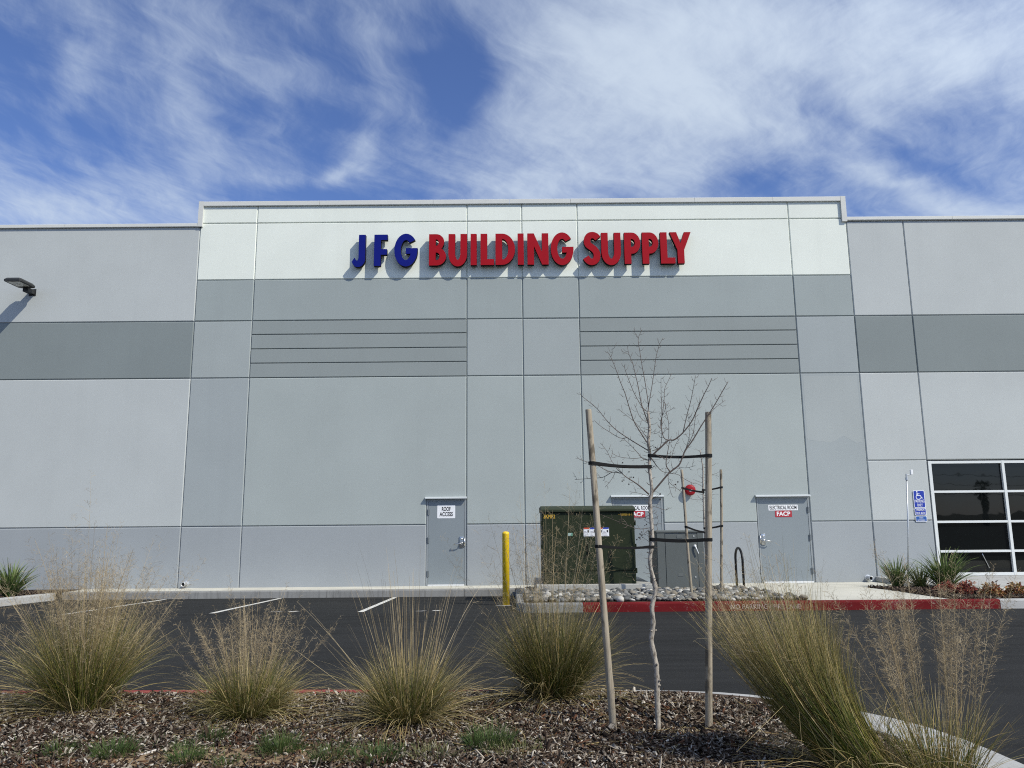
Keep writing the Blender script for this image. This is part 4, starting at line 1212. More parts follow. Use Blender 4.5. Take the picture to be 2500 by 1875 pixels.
# ------------------------------------------------------------------ young trees, stakes and ties
TREE = {'trunk': [[1.03, 0.146], [1.031, 0.236], [1.032, 0.372], [1.033, 0.475], [1.03, 0.556], [1.018, 0.636], [1.004, 0.729], [1.016, 0.788], [1.022, 0.881], [1.017, 0.964], [1.049, 1.064], [1.042, 1.142], [1.022, 1.225], [1.016, 1.31], [1.039, 1.418], [1.041, 1.516], [1.037, 1.638], [1.035, 1.737], [1.051, 1.799], [1.042, 1.933], [1.039, 1.993], [1.049, 2.067], [1.041, 2.135], [1.04, 2.18], [1.051, 2.262], [1.052, 2.323], [1.046, 2.407]], 'branches': [[[[1.041, 1.777], [1.113, 1.859], [1.183, 1.937], [1.253, 1.991], [1.281, 2.049], [1.305, 2.102], [1.361, 2.177], [1.426, 2.282], [1.492, 2.38], [1.55, 2.471], [1.6, 2.555], [1.633, 2.609]], 0.0068], [[[1.065, 2.104], [1.127, 2.134], [1.142, 2.239], [1.135, 2.33], [1.168, 2.406], [1.178, 2.459]], 0.002], [[[1.051, 2.308], [0.985, 2.362], [0.957, 2.43], [0.943, 2.461]], 0.0018], [[[1.04, 2.18], [1.003, 2.24], [0.953, 2.309], [0.902, 2.355], [0.821, 2.42]], 0.0018], [[[1.056, 2.232], [1.108, 2.239], [1.147, 2.269], [1.186, 2.284]], 0.0014], [[[1.386, 2.381], [1.419, 2.426], [1.404, 2.442]], 0.0012], [[[1.297, 2.087], [1.331, 2.17], [1.35, 2.252], [1.347, 2.351], [1.326, 2.381]], 0.0018], [[[1.046, 2.407], [1.053, 2.468], [1.038, 2.645], [1.026, 2.753], [1.013, 2.894], [1.006, 2.988], [1.022, 3.036], [1.043, 3.075]], 0.0032], [[[1.007, 3.0], [0.995, 3.036], [0.977, 3.06]], 0.0012], [[[1.046, 2.407], [1.057, 2.468], [1.09, 2.621], [1.109, 2.722], [1.129, 2.83], [1.147, 2.893], [1.164, 2.94], [1.193, 2.991]], 0.003], [[[1.052, 2.285], [1.024, 2.384], [1.0, 2.468], [0.983, 2.599], [0.964, 2.707], [0.948, 2.793], [0.923, 2.863], [0.914, 2.926]], 0.004], [[[0.923, 2.86], [0.897, 2.875], [0.871, 2.883]], 0.0012], [[[1.046, 2.403], [1.003, 2.438], [0.946, 2.538], [0.911, 2.623], [0.883, 2.7], [0.87, 2.747], [0.878, 2.77]], 0.0026], [[[1.039, 2.15], [0.966, 2.263], [0.924, 2.339], [0.89, 2.446], [0.863, 2.538], [0.831, 2.616], [0.793, 2.724], [0.757, 2.81], [0.732, 2.849]], 0.004], [[[0.757, 2.81], [0.77, 2.837], [0.767, 2.865]], 0.0012], [[[1.058, 2.093], [0.963, 2.158], [0.882, 2.215], [0.801, 2.28], [0.736, 2.356], [0.671, 2.448], [0.597, 2.518], [0.552, 2.56], [0.542, 2.587]], 0.004], [[[0.882, 2.211], [0.829, 2.21], [0.748, 2.258], [0.689, 2.296], [0.637, 2.342]], 0.0024], [[[1.06, 2.067], [1.126, 2.126], [1.189, 2.182], [1.226, 2.182], [1.289, 2.23], [1.361, 2.32], [1.403, 2.411], [1.454, 2.518], [1.487, 2.579], [1.513, 2.637]], 0.0065], [[[1.295, 2.238], [1.325, 2.366], [1.352, 2.465], [1.375, 2.58], [1.388, 2.657]], 0.003], [[[1.189, 2.182], [1.152, 2.205], [1.141, 2.307], [1.156, 2.383], [1.176, 2.49], [1.187, 2.582], [1.216, 2.643], [1.254, 2.712]], 0.0035], [[[1.145, 2.292], [1.143, 2.429], [1.14, 2.536], [1.14, 2.644]], 0.002], [[[1.189, 2.19], [1.196, 2.307], [1.181, 2.398], [1.178, 2.459], [1.164, 2.49]], 0.0022], [[[1.183, 2.398], [1.214, 2.413], [1.245, 2.435]], 0.0014], [[[1.297, 2.095], [1.363, 2.214], [1.378, 2.29], [1.394, 2.381]], 0.0025], [[[1.499, 2.38], [1.547, 2.425], [1.618, 2.474]], 0.0022], [[[1.186, 1.947], [1.161, 1.984], [1.16, 2.029], [1.174, 2.103], [1.19, 2.182]], 0.0045], [[[1.056, 2.052], [1.077, 2.022], [1.098, 1.992], [1.138, 1.951], [1.186, 1.939]], 0.004], [[[1.16, 2.036], [1.123, 2.052], [1.064, 2.078]], 0.002], [[[1.044, 2.037], [1.003, 2.041], [0.96, 2.09], [0.91, 2.151], [0.852, 2.208]], 0.0028], [[[1.046, 2.022], [0.996, 2.053], [0.929, 2.049], [0.824, 2.062], [0.765, 2.092]], 0.0022], [[[1.167, 2.036], [1.198, 2.051], [1.215, 2.096], [1.24, 2.155], [1.264, 2.185]], 0.0018], [[[1.193, 1.939], [1.247, 1.983], [1.322, 1.975], [1.397, 1.993]], 0.0016], [[[1.193, 1.936], [1.259, 1.924], [1.31, 1.886], [1.368, 1.856]], 0.0018], [[[1.028, 1.778], [0.945, 1.852], [0.855, 1.911], [0.786, 1.974]], 0.006], [[[0.818, 1.936], [0.756, 1.945], [0.696, 1.912], [0.646, 1.903], [0.537, 1.897], [0.474, 1.893]], 0.003], [[[0.76, 1.945], [0.706, 1.962], [0.64, 2.005], [0.573, 2.026], [0.515, 2.048], [0.495, 2.071]], 0.0026], [[[0.847, 1.915], [0.807, 1.97], [0.758, 2.029], [0.727, 2.105], [0.678, 2.173]], 0.0018], [[[0.777, 1.941], [0.746, 1.887], [0.698, 1.833]], 0.0016], [[[1.025, 1.531], [0.95, 1.523], [0.86, 1.55], [0.794, 1.577], [0.655, 1.636]], 0.0026], [[[0.86, 1.55], [0.844, 1.581], [0.82, 1.598], [0.798, 1.573]], 0.0014], [[[1.041, 1.694], [1.097, 1.677], [1.15, 1.66], [1.176, 1.677]], 0.0018], [[[1.033, 1.629], [0.978, 1.604], [0.919, 1.597]], 0.0016], [[[1.174, 1.925], [1.172, 1.875], [1.204, 1.841], [1.269, 1.791]], 0.0018], [[[1.172, 1.867], [1.182, 1.808], [1.2, 1.755]], 0.0012], [[[1.022, 1.768], [0.96, 1.786], [0.885, 1.799]], 0.0014], [[[1.046, 1.539], [1.075, 1.547], [1.082, 1.514]], 0.0014], [[[1.024, 1.523], [0.982, 1.49], [0.947, 1.458]], 0.0016], [[[1.042, 1.645], [1.078, 1.628], [1.085, 1.595]], 0.0012]], 'fruit': [[1.074, 2.131], [1.086, 2.127], [1.097, 2.12], [0.836, 2.015], [0.88, 1.946], [0.893, 1.906], [0.91, 1.904], [0.829, 1.878], [0.842, 1.886], [0.873, 1.853], [1.245, 1.868], [1.227, 1.849], [0.982, 1.549], [0.998, 1.557], [0.953, 1.503], [0.946, 1.487], [0.961, 1.478], [0.935, 1.462], [0.921, 1.446], [0.968, 1.462], [0.981, 1.482], [0.943, 1.454], [1.105, 1.78], [1.108, 1.739], [1.105, 1.776]], 'ties': {'ul': [[0.584, 2.008], [1.052, 1.98]], 'ur': [[1.049, 2.07], [1.524, 2.061]], 'll': [[0.614, 1.404], [1.046, 1.39]], 'lr': [[1.036, 1.447], [1.494, 1.443]]}, 'trunk2': [[3.591, 0.203], [3.608, 0.673], [3.616, 1.149], [3.616, 1.404], [3.616, 1.629], [3.624, 1.872], [3.627, 2.067], [3.633, 2.279], [3.642, 2.509], [3.622, 2.682], [3.609, 2.841]], 'b2': [[[3.631, 2.23], [3.557, 2.247], [3.445, 2.297]], [[3.625, 2.05], [3.548, 2.067]], [[3.619, 1.904], [3.459, 1.914], [3.312, 1.947]], [[3.635, 2.312], [3.579, 2.345], [3.547, 2.378]], [[3.631, 2.148], [3.506, 2.215], [3.407, 2.199]], [[3.646, 2.377], [3.828, 2.384], [3.963, 2.44]], [[3.644, 2.328], [3.844, 2.375], [3.95, 2.342]], [[3.625, 1.953], [3.755, 1.936], [3.846, 1.938]], [[3.626, 1.985], [3.775, 2.0], [3.899, 2.016]], [[3.643, 2.476], [3.57, 2.493], [3.519, 2.468]], [[3.645, 2.509], [3.838, 2.556], [3.89, 2.605]], [[3.625, 1.904], [3.558, 1.937], [3.504, 1.995]]]}
def stake(base, top, r, label, knots=5, seed=1):
    rr = random.Random(seed)
    b = Vector(base); tp_ = Vector(top); L = (tp_ - b).length; n = 26; k = 12
    d = (tp_ - b).normalized(); x = d.orthogonal().normalized(); y = d.cross(x)
    kn = [(rr.uniform(.15, .95), rr.uniform(0, 6.28), rr.uniform(.05, .09)) for _ in range(knots)]
    v = []; f = []
    ph = rr.uniform(0, 6)
    for i in range(n + 1):
        s = i / n; c = b.lerp(tp_, s) + x * .004 * math.sin(s * 7 + ph) + y * .003 * math.sin(s * 5 + 2 * ph)
        for q in range(k):
            a = 2 * math.pi * q / k
            rad = r * (1.06 - .12 * s) * (1 + .02 * math.sin(3 * a + 6 * s))
            for (ks, ka, kr) in kn:
                da = math.atan2(math.sin(a - ka), math.cos(a - ka))
                rad += r * .22 * math.exp(-((s - ks) * L / .03) ** 2 - (da / .5) ** 2)
            v.append(c + (x * math.cos(a) + y * math.sin(a)) * rad)
    for q in range(k):
        a = 2 * math.pi * q / k; v.append(tp_ + d * .006 + (x * math.cos(a) + y * math.sin(a)) * r * .8)
    for i in range(n + 1):
        for q in range(k): f.append((i * k + q, i * k + (q + 1) % k, (i + 1) * k + (q + 1) % k, (i + 1) * k + q))
    f.append(tuple((n + 1) * k + q for q in range(k)))
    m = MB(); m.add(v, f)
    o = m.build('tree_stake', M_STAKE, None, True)
    return tag(o, label, 'stake', 'round wooden tree stakes')
TY = 5.81
# front stakes: foot and head
S1 = ((.70, 5.70, .05), (.577, 5.70, 2.405)); S2 = ((1.375, 5.76, .05), (1.492, 5.76, 2.385))
stake(*S1, .0245, 'leaning left wooden stake of the young tree in the front bed', 5, 3)
stake(*S2, .0245, 'right wooden stake of the young tree in the front bed', 7, 5)
S3 = ((3.31, 14.62, .05), (3.225, 14.62, 2.47)); S4 = ((3.87, 14.66, .05), (3.985, 14.66, 2.47))
stake(*S3, .026, 'thin left stake among the cobbles in front of the grey cabinet', 3, 8)
stake(*S4, .026, 'thin right stake among the cobbles left of the bike rack', 3, 9)

def branch_tube(mb, pts, r0, r1, n=6):
    k = len(pts)
    mb.tube(pts, [r0 + (r1 - r0) * i / (k - 1) for i in range(k)], n)
def resample(pts, step):
    P = [Vector(p) for p in smooth3(pts)]
    return P
def smooth3(q, n=3):
    out = []
    Q = [Vector(p) for p in q]
    for i in range(len(Q) - 1):
        p0, p1, p2, p3 = Q[max(0, i - 1)], Q[i], Q[i + 1], Q[min(len(Q) - 1, i + 2)]
        for k in range(n):
            t = k / n
            out.append(.5 * ((2 * p1) + (p2 - p0) * t + (2 * p0 - 5 * p1 + 4 * p2 - p3) * t * t + (3 * p1 - p0 - 3 * p2 + p3) * t ** 3))
    return out + [Q[-1]]
def young_tree(name, trunk, branches, label, y0, rt, rb, twig_step, twig_len, seed, fruit=(), depth=.5):
    rr = random.Random(seed)
    root = empty(name, (trunk[0][0], y0, trunk[0][1])); tag(root, label, 'tree', 'bare young trees tied between stakes')
    inv = Matrix.Translation((-trunk[0][0], -y0, -trunk[0][1]))
    def bp(mb, nm, m, smooth=True):
        o = mb.build(nm, m, root, smooth); o.matrix_parent_inverse = inv; return o
    tr = [Vector((x, y0 + .006 * math.sin(i * 1.3), z - (.08 if i == 0 else 0))) for i, (x, z) in enumerate(trunk)]
    tr = smooth3(tr, 3)
    mb = MB(); k = len(tr)
    rad = [(rt + (rb - rt) * i / (k - 1)) * (1 + .09 * rr.uniform(-1, 1) + (.16 if rr.random() < .12 else 0)) for i in range(k)]
    mb.tube(tr, rad, 10)
    # pruned stubs and buds on the trunk
    for _ in range(12):
        i = rr.randrange(4, int(k * .8)); a = rr.uniform(0, 6.28); d = Vector((math.cos(a), math.sin(a), .35)); r = rad[i]
        mb.tube([tr[i], tr[i] + d * (r + .006), tr[i] + d * (r + .014)], [r * .45, r * .38, r * .22], 6)
    bp(mb, 'trunk', M_BARK)
    tw = MB(); allp = []
    for bi, (pts, r) in enumerate(branches):
        # leaves the plane of the drawing: each limb has its own direction round the trunk
        n = len(pts); dy = rr.uniform(-1, 1) * depth
        Ls = [0]
        for i in range(1, n): Ls.append(Ls[-1] + math.hypot(pts[i][0] - pts[i - 1][0], pts[i][1] - pts[i - 1][1]))
        # start where the nearest earlier limb (or the trunk) is
        p0 = Vector((pts[0][0], 0, pts[0][1])); best = min(allp + tr, key=lambda q: (q.x - p0.x) ** 2 + (q.z - p0.z) ** 2)
        ys = best.y
        Q = [Vector((x, ys + dy * Ls[i] * .25, z)) for i, (x, z) in enumerate(pts)]
        Q = smooth3(Q, 3)
        mb = MB(); branch_tube(mb, Q, r * 1.05, max(.0014, r * .36), 6)
        bp(mb, 'branch', M_TWIG)
        allp += Q
        # short spur twigs, alternately left and right
        acc = 0; side = 1
        for i in range(1, len(Q)):
            seg = Q[i] - Q[i - 1]; acc += seg.length
            f = i / len(Q)
            if acc > twig_step and f > .12:
                acc = 0; side = -side
                d = seg.normalized(); o = Vector((d.z * side, rr.uniform(-.9, .9), -d.x * side)).normalized()
                l = twig_len * rr.uniform(.4, 1.25)
                p1 = Q[i] + (o * .8 + d * .25) * l * .5; p2 = Q[i] + (o * .85 + d * .5 + Vector((0, 0, .25))) * l
                tw.tube([Q[i], p1, p2], [.0017, .0014, .0009], 4)
                if rr.random() < .4:
                    tw.tube([p1, p1 + (d * .7 + o * .3 + Vector((0, 0, rr.uniform(-.3, .3)))) * l * .5], [.0012, .0007], 4)
    # twigs straight from the upper trunk
    for i in range(int(k * .35), k):
        for _ in range(2):
            a = rr.uniform(0, 6.28); l = twig_len * rr.uniform(.5, 1.6); d = Vector((math.cos(a), math.sin(a), rr.uniform(-.2, .5)))
            p1 = tr[i] + d * l * .6; p2 = p1 + (d + Vector((rr.uniform(-.5, .5), rr.uniform(-.5, .5), .3))) * l * .5
            tw.tube([tr[i], p1, p2], [.0024, .0018, .001], 4)
    tag(bp(tw, 'twigs', M_TWIG), kind='stuff')
    if fruit:
        fb = MB()
        for x, z in fruit:
            p = Vector((x, y0 - rr.uniform(.01, .05), z)); r = rr.uniform(.0042, .006)
            fb.lathe([(r * .3, -r), (r, -r * .3), (r, r * .3), (r * .3, r)], 7, Matrix.Translation(p))
            q = min(allp + tr, key=lambda w_: (w_ - p).length)
            fb.tube([p, (p + q) / 2 + Vector((0, 0, .008)), q], .0006, 3)
        tag(bp(fb, 'dry_fruit', M_FRUIT), kind='stuff')
    return root
young_tree('young_tree', TREE['trunk'], TREE['branches'], 'bare young tree with thin upright branches in the front mulch bed', TY, .0205, .010, .027, .046, 4, TREE['fruit'], .9)
young_tree('young_tree', TREE['trunk2'], [[p, .004] for p in TREE['b2']], 'small bare tree among the cobbles behind the right front stake', 14.66, .022, .010, .10, .10, 6, (), .6)

def tie(pa, ra, pb, rb_, h, label, sag=0.0, twist=0.0):
    """flat rubber strap looped round the stake (pa) and the trunk (pb)"""
    A = Vector(pa); B = Vector(pb); d = (B - A); d.z = 0; d.normalize(); n = Vector((-d.y, d.x, 0))
    loop = []
    for k in range(9):
        a = math.pi / 2 + math.pi * k / 8; loop.append((A + d * math.cos(a) * ra + n * math.sin(a) * ra, 0))
    for k in range(1, 6):
        s = k / 6; w_ = ra * (1 - s) + rb_ * s; loop.append((A.lerp(B, s) - n * w_ * (.25 + .75 * abs(2 * s - 1)) - Vector((0, 0, sag * math.sin(math.pi * s))), s))
    for k in range(9):
        a = -math.pi / 2 + math.pi * k / 8; loop.append((B + d * math.cos(a) * rb_ + n * math.sin(a) * rb_, 1))
    for k in range(1, 6):
        s = 1 - k / 6; w_ = ra * (1 - s) + rb_ * s; loop.append((A.lerp(B, s) + n * w_ * (.25 + .75 * abs(2 * s - 1)) - Vector((0, 0, (sag + .004) * math.sin(math.pi * s))), s))
    v = []; f = []; N = len(loop); c0 = (A + B) / 2
    for i, (p, s) in enumerate(loop):
        q0 = loop[i - 1][0]; q1 = loop[(i + 1) % N][0]; tdir = (q1 - q0).normalized(); o = Vector((tdir.y, -tdir.x, 0)).normalized()
        hh = h * (1 - .45 * math.sin(math.pi * s) * twist)
        for a, b_ in ((0, -1), (1, -1), (1, 1), (0, 1)):
            v.append(p + o * .003 * a + Vector((0, 0, hh / 2 * b_)))
    for i in range(N):
        j = (i + 1) % N
        for q in range(4): f.append((i * 4 + q, j * 4 + q, j * 4 + (q + 1) % 4, i * 4 + (q + 1) % 4))
    m = MB(); m.add(v, f); o = m.build('tree_tie', M_RUBBER)
    return tag(o, label, 'tree tie', 'black rubber tree ties')
def on(S, z):
    a, b = Vector(S[0]), Vector(S[1]); return a.lerp(b, (z - a.z) / (b.z - a.z))
def trk(T, y, z):
    T = sorted(T, key=lambda p: p[1])
    return Vector((float(np.interp(z, [p[1] for p in T], [p[0] for p in T])), y, z))
T1, T2 = TREE['trunk'], TREE['trunk2']
def tie_at(S, zs, T, y, zt, rs, rt, h, label, sag=0.009, tw=.5):
    a = on(S, zs); b = trk(T, y, zt); tie(a, rs, b, rt, h, label, sag, tw)
tie_at(S1, 2.008, T1, TY, 1.985, .027, .0155, .024, 'upper black strap from the leaning left stake to the front tree')
tie_at(S2, 2.061, T1, TY, 2.068, .027, .0155, .024, 'upper black strap from the right front stake to the front tree')
tie_at(S1, 1.404, T1, TY, 1.392, .027, .018, .022, 'lower black strap from the leaning left stake to the front tree', tw=.8)
tie_at(S2, 1.443, T1, TY, 1.447, .027, .018, .024, 'lower black strap from the right front stake to the front tree', tw=.3)
tie_at(S3, 2.13, T2, 14.66, 2.05, .029, .02, .035, 'upper strap from the left cobble bed stake across the fire alarm')
tie_at(S4, 2.14, T2, 14.66, 2.09, .029, .02, .035, 'upper strap from the right cobble bed stake to the small tree')
tie_at(S3, 1.41, T2, 14.66, 1.30, .029, .02, .035, 'lower strap from the left cobble bed stake above the cabinet')
tie_at(S4, 1.42, T2, 14.66, 1.38, .029, .02, .035, 'lower strap from the right cobble bed stake to the small tree')

# ------------------------------------------------------------------ grasses and strappy plants
def ribbons(C, W_, side, tint):
    """C (n,k,3) centre lines, W_ (n,k) widths, side (n,3), tint (n,k,3) -> verts, faces, tints"""
    n, k, _ = C.shape
    off = side[:, None, :] * (W_ / 2)[:, :, None]
    V = np.stack([C - off, C + off], 2).reshape(-1, 3)
    T = np.repeat(tint.reshape(-1, 3), 2, 0)
    i = np.arange(n)[:, None] * (2 * k) + np.arange(k - 1)[None] * 2
    F = np.stack([i, i + 1, i + 3, i + 2], -1).reshape(-1, 4)
    return V, F, T
def blade_lines(r, n, k, base_r, length, th0, bend, lean=(0, 0), floor=.012, phi=None, power=1.4):
    phi = r.uniform(0, 2 * math.pi, n) if phi is None else phi
    br = base_r * np.sqrt(r.uniform(0, 1, n))
    bp = phi + r.normal(0, .5, n)
    s = np.linspace(0, 1, k)
    ang = th0[:, None] + bend[:, None] * s[None] ** power
    wob = r.normal(0, .09, n)[:, None] * np.sin(s * 3 + r.uniform(0, 6, n)[:, None])
    az = phi[:, None] + wob
    ds = (length / (k - 1))[:, None]
    dx = np.sin(ang) * np.cos(az) + lean[0] * (1.35 - 1.0 * s[None]); dy = np.sin(ang) * np.sin(az) + lean[1] * (1.35 - 1.0 * s[None]); dz = np.cos(ang)
    nn = np.sqrt(dx ** 2 + dy ** 2 + dz ** 2); dx, dy, dz = dx / nn, dy / nn, dz / nn
    C = np.stack([np.cumsum(dx * ds, 1) - dx * ds, np.cumsum(dy * ds, 1) - dy * ds, np.cumsum(dz * ds, 1) - dz * ds], -1)
    C[:, :, 0] += (br * np.cos(bp))[:, None]; C[:, :, 1] += (br * np.sin(bp))[:, None]
    C[:, :, 2] = np.maximum(C[:, :, 2], floor + r.uniform(0, .025, n)[:, None] * s[None])
    return C, phi
def side_of(r, phi):
    a = phi + math.pi / 2 + r.normal(0, .7, len(phi)); return np.stack([np.cos(a), np.sin(a), r.normal(0, .25, len(phi))], 1)
GREEN = np.array([(.082, .108, .017), (.13, .145, .024), (.048, .072, .016), (.20, .18, .04)])
STRAW = np.array([(.40, .32, .15), (.52, .43, .24), (.32, .23, .09), (.44, .33, .14)])
PLUME = np.array([(.44, .35, .21), (.37, .28, .16), (.50, .41, .27)])
def tints(r, n, k, pal0, pal1, lo, hi):
    c0 = pal0[r.integers(0, len(pal0), n)] * r.uniform(.7, 1.25, (n, 1)); c1 = pal1[r.integers(0, len(pal1), n)] * r.uniform(.75, 1.2, (n, 1))
    s = np.linspace(0, 1, k)[None, :, None]
    f = np.clip((s - lo) / max(1e-6, hi - lo), 0, 1)
    return c0[:, None] * (1 - f) + c1[:, None] * f
def merge(parts):
    vs, fs, ts = [], [], []; o = 0
    for v, f, t in parts: vs.append(v); fs.append(f + o); ts.append(t); o += len(v)
    return np.concatenate(vs), np.concatenate(fs), np.concatenate(ts)
def grass(x, y, label, seed, n_blade, blade_l, spread, n_droop, droop_l, n_stem, stem_l, stem_sp, plume, lean=(0, 0), base_r=.10, straw=.35, green=1.0, plume_w=1.0, droop_phi=None, stem_straight=True, blade_w=.0032):
    r = np.random.default_rng(seed)
    root = empty('ornamental_grass', (x, y, bed_z(x, y) - .012)); tag(root, label, 'ornamental grass', 'clumps of ornamental grass along the front bed')
    parts = []
    # upright leaves
    n = n_blade; k = 7
    th = spread * 2.1 * r.uniform(0, 1, n) ** .62; L = np.clip(r.normal(blade_l, blade_l * .18, n), .15, None) * (1 - .25 * np.clip(th, 0, 1.2))
    C, phi = blade_lines(r, n, k, base_r, L, th, np.abs(r.normal(.22, .22, n)) * (1 + th), lean)
    pale = r.uniform(0, 1, n) < .07
    W_ = (blade_w * r.uniform(.6, 1.25, n) * np.where(pale, 1.5, 1))[:, None] * np.array([1, 1, .95, .85, .7, .5, .2])[None]
    T = tints(r, n, k, GREEN * green, STRAW, .5, 1.8 - straw)
    dry = r.uniform(0, 1, n) < straw * .35
    T[dry] = tints(r, int(dry.sum()), k, STRAW * .75, STRAW, 0, 1)
    T[pale] = tints(r, int(pale.sum()), k, STRAW * .95, STRAW * 1.25, 0, 1)
    # some leaves are broken and hang from a kink
    kink = np.where(r.uniform(0, 1, n) < .05)[0]
    for i in kink:
        j = int(r.integers(3, 6)); rot_ = r.normal(0, 1, 3) * .5 + np.array([0, 0, -.8])
        seg = L[i] / (k - 1)
        for q in range(j + 1, k): C[i, q] = C[i, j] + rot_ / np.linalg.norm(rot_) * seg * (q - j) * .9
        C[i, :, 2] = np.maximum(C[i, :, 2], .012)
    parts.append(ribbons(C, W_, side_of(r, phi), T))
    # outer leaves that arch over to the ground
    n = n_droop
    ph = None if droop_phi is None else r.normal(droop_phi[0], droop_phi[1], n)
    if ph is not None:
        m = r.uniform(0, 1, n) < .35; ph[m] = r.uniform(0, 2 * math.pi, m.sum())
    C, phi = blade_lines(r, n, 9, base_r * 1.1, r.uniform(.65, 1.15, n) * droop_l, r.uniform(.55, 1.4, n), r.uniform(.4, 1.4, n), lean, phi=ph)
    W_ = .0042 * r.uniform(.5, 1.3, n)[:, None] * np.array([1, 1, 1, .95, .9, .8, .65, .45, .2])[None]
    T = tints(r, n, 9, GREEN * .9 * green, STRAW * .8, .2, 1.2); dry = r.uniform(0, 1, n) < .6
    T[dry] = tints(r, int(dry.sum()), 9, STRAW * .75, STRAW * 1.1, 0, 1)
    parts.append(ribbons(C, W_, side_of(r, phi), T))
    # short thatch at the crown
    n = int(n_blade * .25)
    C, phi = blade_lines(r, n, 4, base_r * 1.25, r.uniform(.08, .26, n), np.abs(r.normal(.5, .4, n)), r.uniform(.2, 1.2, n), lean)
    parts.append(ribbons(C, .0035 * r.uniform(.6, 1.2, n)[:, None] * np.array([1, .95, .8, .3])[None], side_of(r, phi), tints(r, n, 4, STRAW * .5, STRAW * .6, 0, 1)))
    v, f, t = merge(parts)
    o = link('leaves', np_mesh('leaves', v, f, np.clip(t, 0, .9)), M_LEAF, root); tag(o, kind='stuff')
    # flower stems and their airy heads
    parts = []
    n = n_stem; k = 8
    th = np.abs(r.normal(0, stem_sp, n)); L = np.clip(r.normal(stem_l, stem_l * .16, n), .25, None)
    C, phi = blade_lines(r, n, k, base_r, L, th, r.uniform(-.05, .28, n), lean, power=2.0)
    W_ = .0036 * r.uniform(.6, 1.2, n)[:, None] * np.array([1, 1, .95, .9, .8, .7, .55, .35])[None]
    T = tints(r, n, k, STRAW * .8, PLUME * 1.05, 0, 1)
    parts.append(ribbons(C, W_, side_of(r, phi), T))
    if plume:
        # branchlets leave the upper part of every stem
        q = plume
        ti = np.sort(r.uniform(.46, 1.0, (n, q)), 1); fi = ti * (k - 1); i0 = np.clip(np.floor(fi).astype(int), 0, k - 2); fr = (fi - i0)[..., None]
        idx = np.arange(n)[:, None]
        P0 = C[idx, i0] * (1 - fr) + C[idx, i0 + 1] * fr
        D = C[idx, i0 + 1] - C[idx, i0]; D /= np.linalg.norm(D, axis=-1, keepdims=True) + 1e-9
        rd = r.normal(0, 1, (n, q, 3)); rd -= (rd * D).sum(-1, keepdims=True) * D; rd /= np.linalg.norm(rd, axis=-1, keepdims=True) + 1e-9
        ln_ = (.030 + .085 * np.sin(np.clip((ti - .46) / .54, 0, 1) * math.pi * .92 + .12)) * r.uniform(.5, 1.25, (n, q)) * plume_w
        al = r.uniform(.55, 1.0, (n, q))[..., None]
        P1 = P0 + (D * (1 - al * .55) + rd * al) * (ln_ * .5)[..., None]
        P2 = P1 + (D * (1 - al * .7) + rd * al + np.array([0, 0, .12])) * (ln_ * .5)[..., None]
        Cb = np.stack([P0, P1, P2], 2).reshape(-1, 3, 3); m = len(Cb)
        sd = r.normal(0, 1, (m, 3)); sd /= np.linalg.norm(sd, axis=1, keepdims=True)
        tb = tints(r, m, 3, PLUME * .8, PLUME, 0, 1)
        parts.append(ribbons(Cb, np.array([.0014, .0012, .0008])[None] * r.uniform(.7, 1.2, (m, 1)), sd, tb))
        # second order threads with tiny seeds
        P1f = Cb[:, 1]; 
        for rep in range(2):
            dv = (Cb[:, 2] - Cb[:, 0]); ll = np.linalg.norm(dv, axis=1, keepdims=True)
            e = r.normal(0, 1, (m, 3)); e /= np.linalg.norm(e, axis=1, keepdims=True)
            st_ = P1f + (Cb[:, 2] - P1f) * r.uniform(0, .9, (m, 1))
            en = st_ + (dv / (ll + 1e-9) * .6 + e * .75) * ll * r.uniform(.25, .5, (m, 1))
            md = (st_ + en) / 2 + e * .001
            Cs = np.stack([st_, md, en], 1)
            parts.append(ribbons(Cs, np.array([.0009, .0012, .0022])[None] * r.uniform(.7, 1.2, (m, 1)), sd, tb * r.uniform(.8, 1.1, (m, 1, 1))))
    v, f, t = merge(parts)
    o = link('seed_heads', np_mesh('seed_heads', v, f, np.clip(t, 0, .9)), M_STRAW, root); tag(o, kind='stuff')
    return root
grass(-3.36, 6.30, 'tallest airy tan grass clump at the far left of the front bed', 11, 2200, .78, .35, 420, .80, 170, 1.14, .33, 44, base_r=.15, straw=.45, green=1.15, droop_phi=(3.6, .5), plume_w=.75)
grass(-2.03, 6.18, 'low rounded grass clump with short tan heads, second from the left', 12, 2000, .47, .50, 560, .58, 95, .80, .40, 60, base_r=.15, straw=.30, plume_w=.42)
grass(-.78, 5.95, 'spiky green clump of bare stems and drooping leaves, third from the left', 13, 1900, .52, .46, 560, .72, 120, 1.0, .56, 0, base_r=.14, straw=.32, green=.8)
grass(.32, 6.58, 'dense dark green grass clump just left of the tree stake', 14, 2600, .76, .36, 520, .76, 70, 1.36, .26, 34, base_r=.16, straw=.24, green=.75, plume_w=.9)
grass(2.06, 4.78, 'big olive grass clump leaning left beside the right stake', 15, 2800, 1.0, .10, 260, .70, 120, 1.22, .11, 14, lean=(-.62, .10), base_r=.20, straw=.42, green=1.1, blade_w=.003)
grass(2.40, 4.62, 'open tan grass clump with feathery heads at the far right', 16, 420, .50, .30, 90, .6, 50, 1.06, .27, 110, base_r=.17, straw=.7, green=1.1, plume_w=.55)
# one dry tuft lying between the kerb and the leaning clump

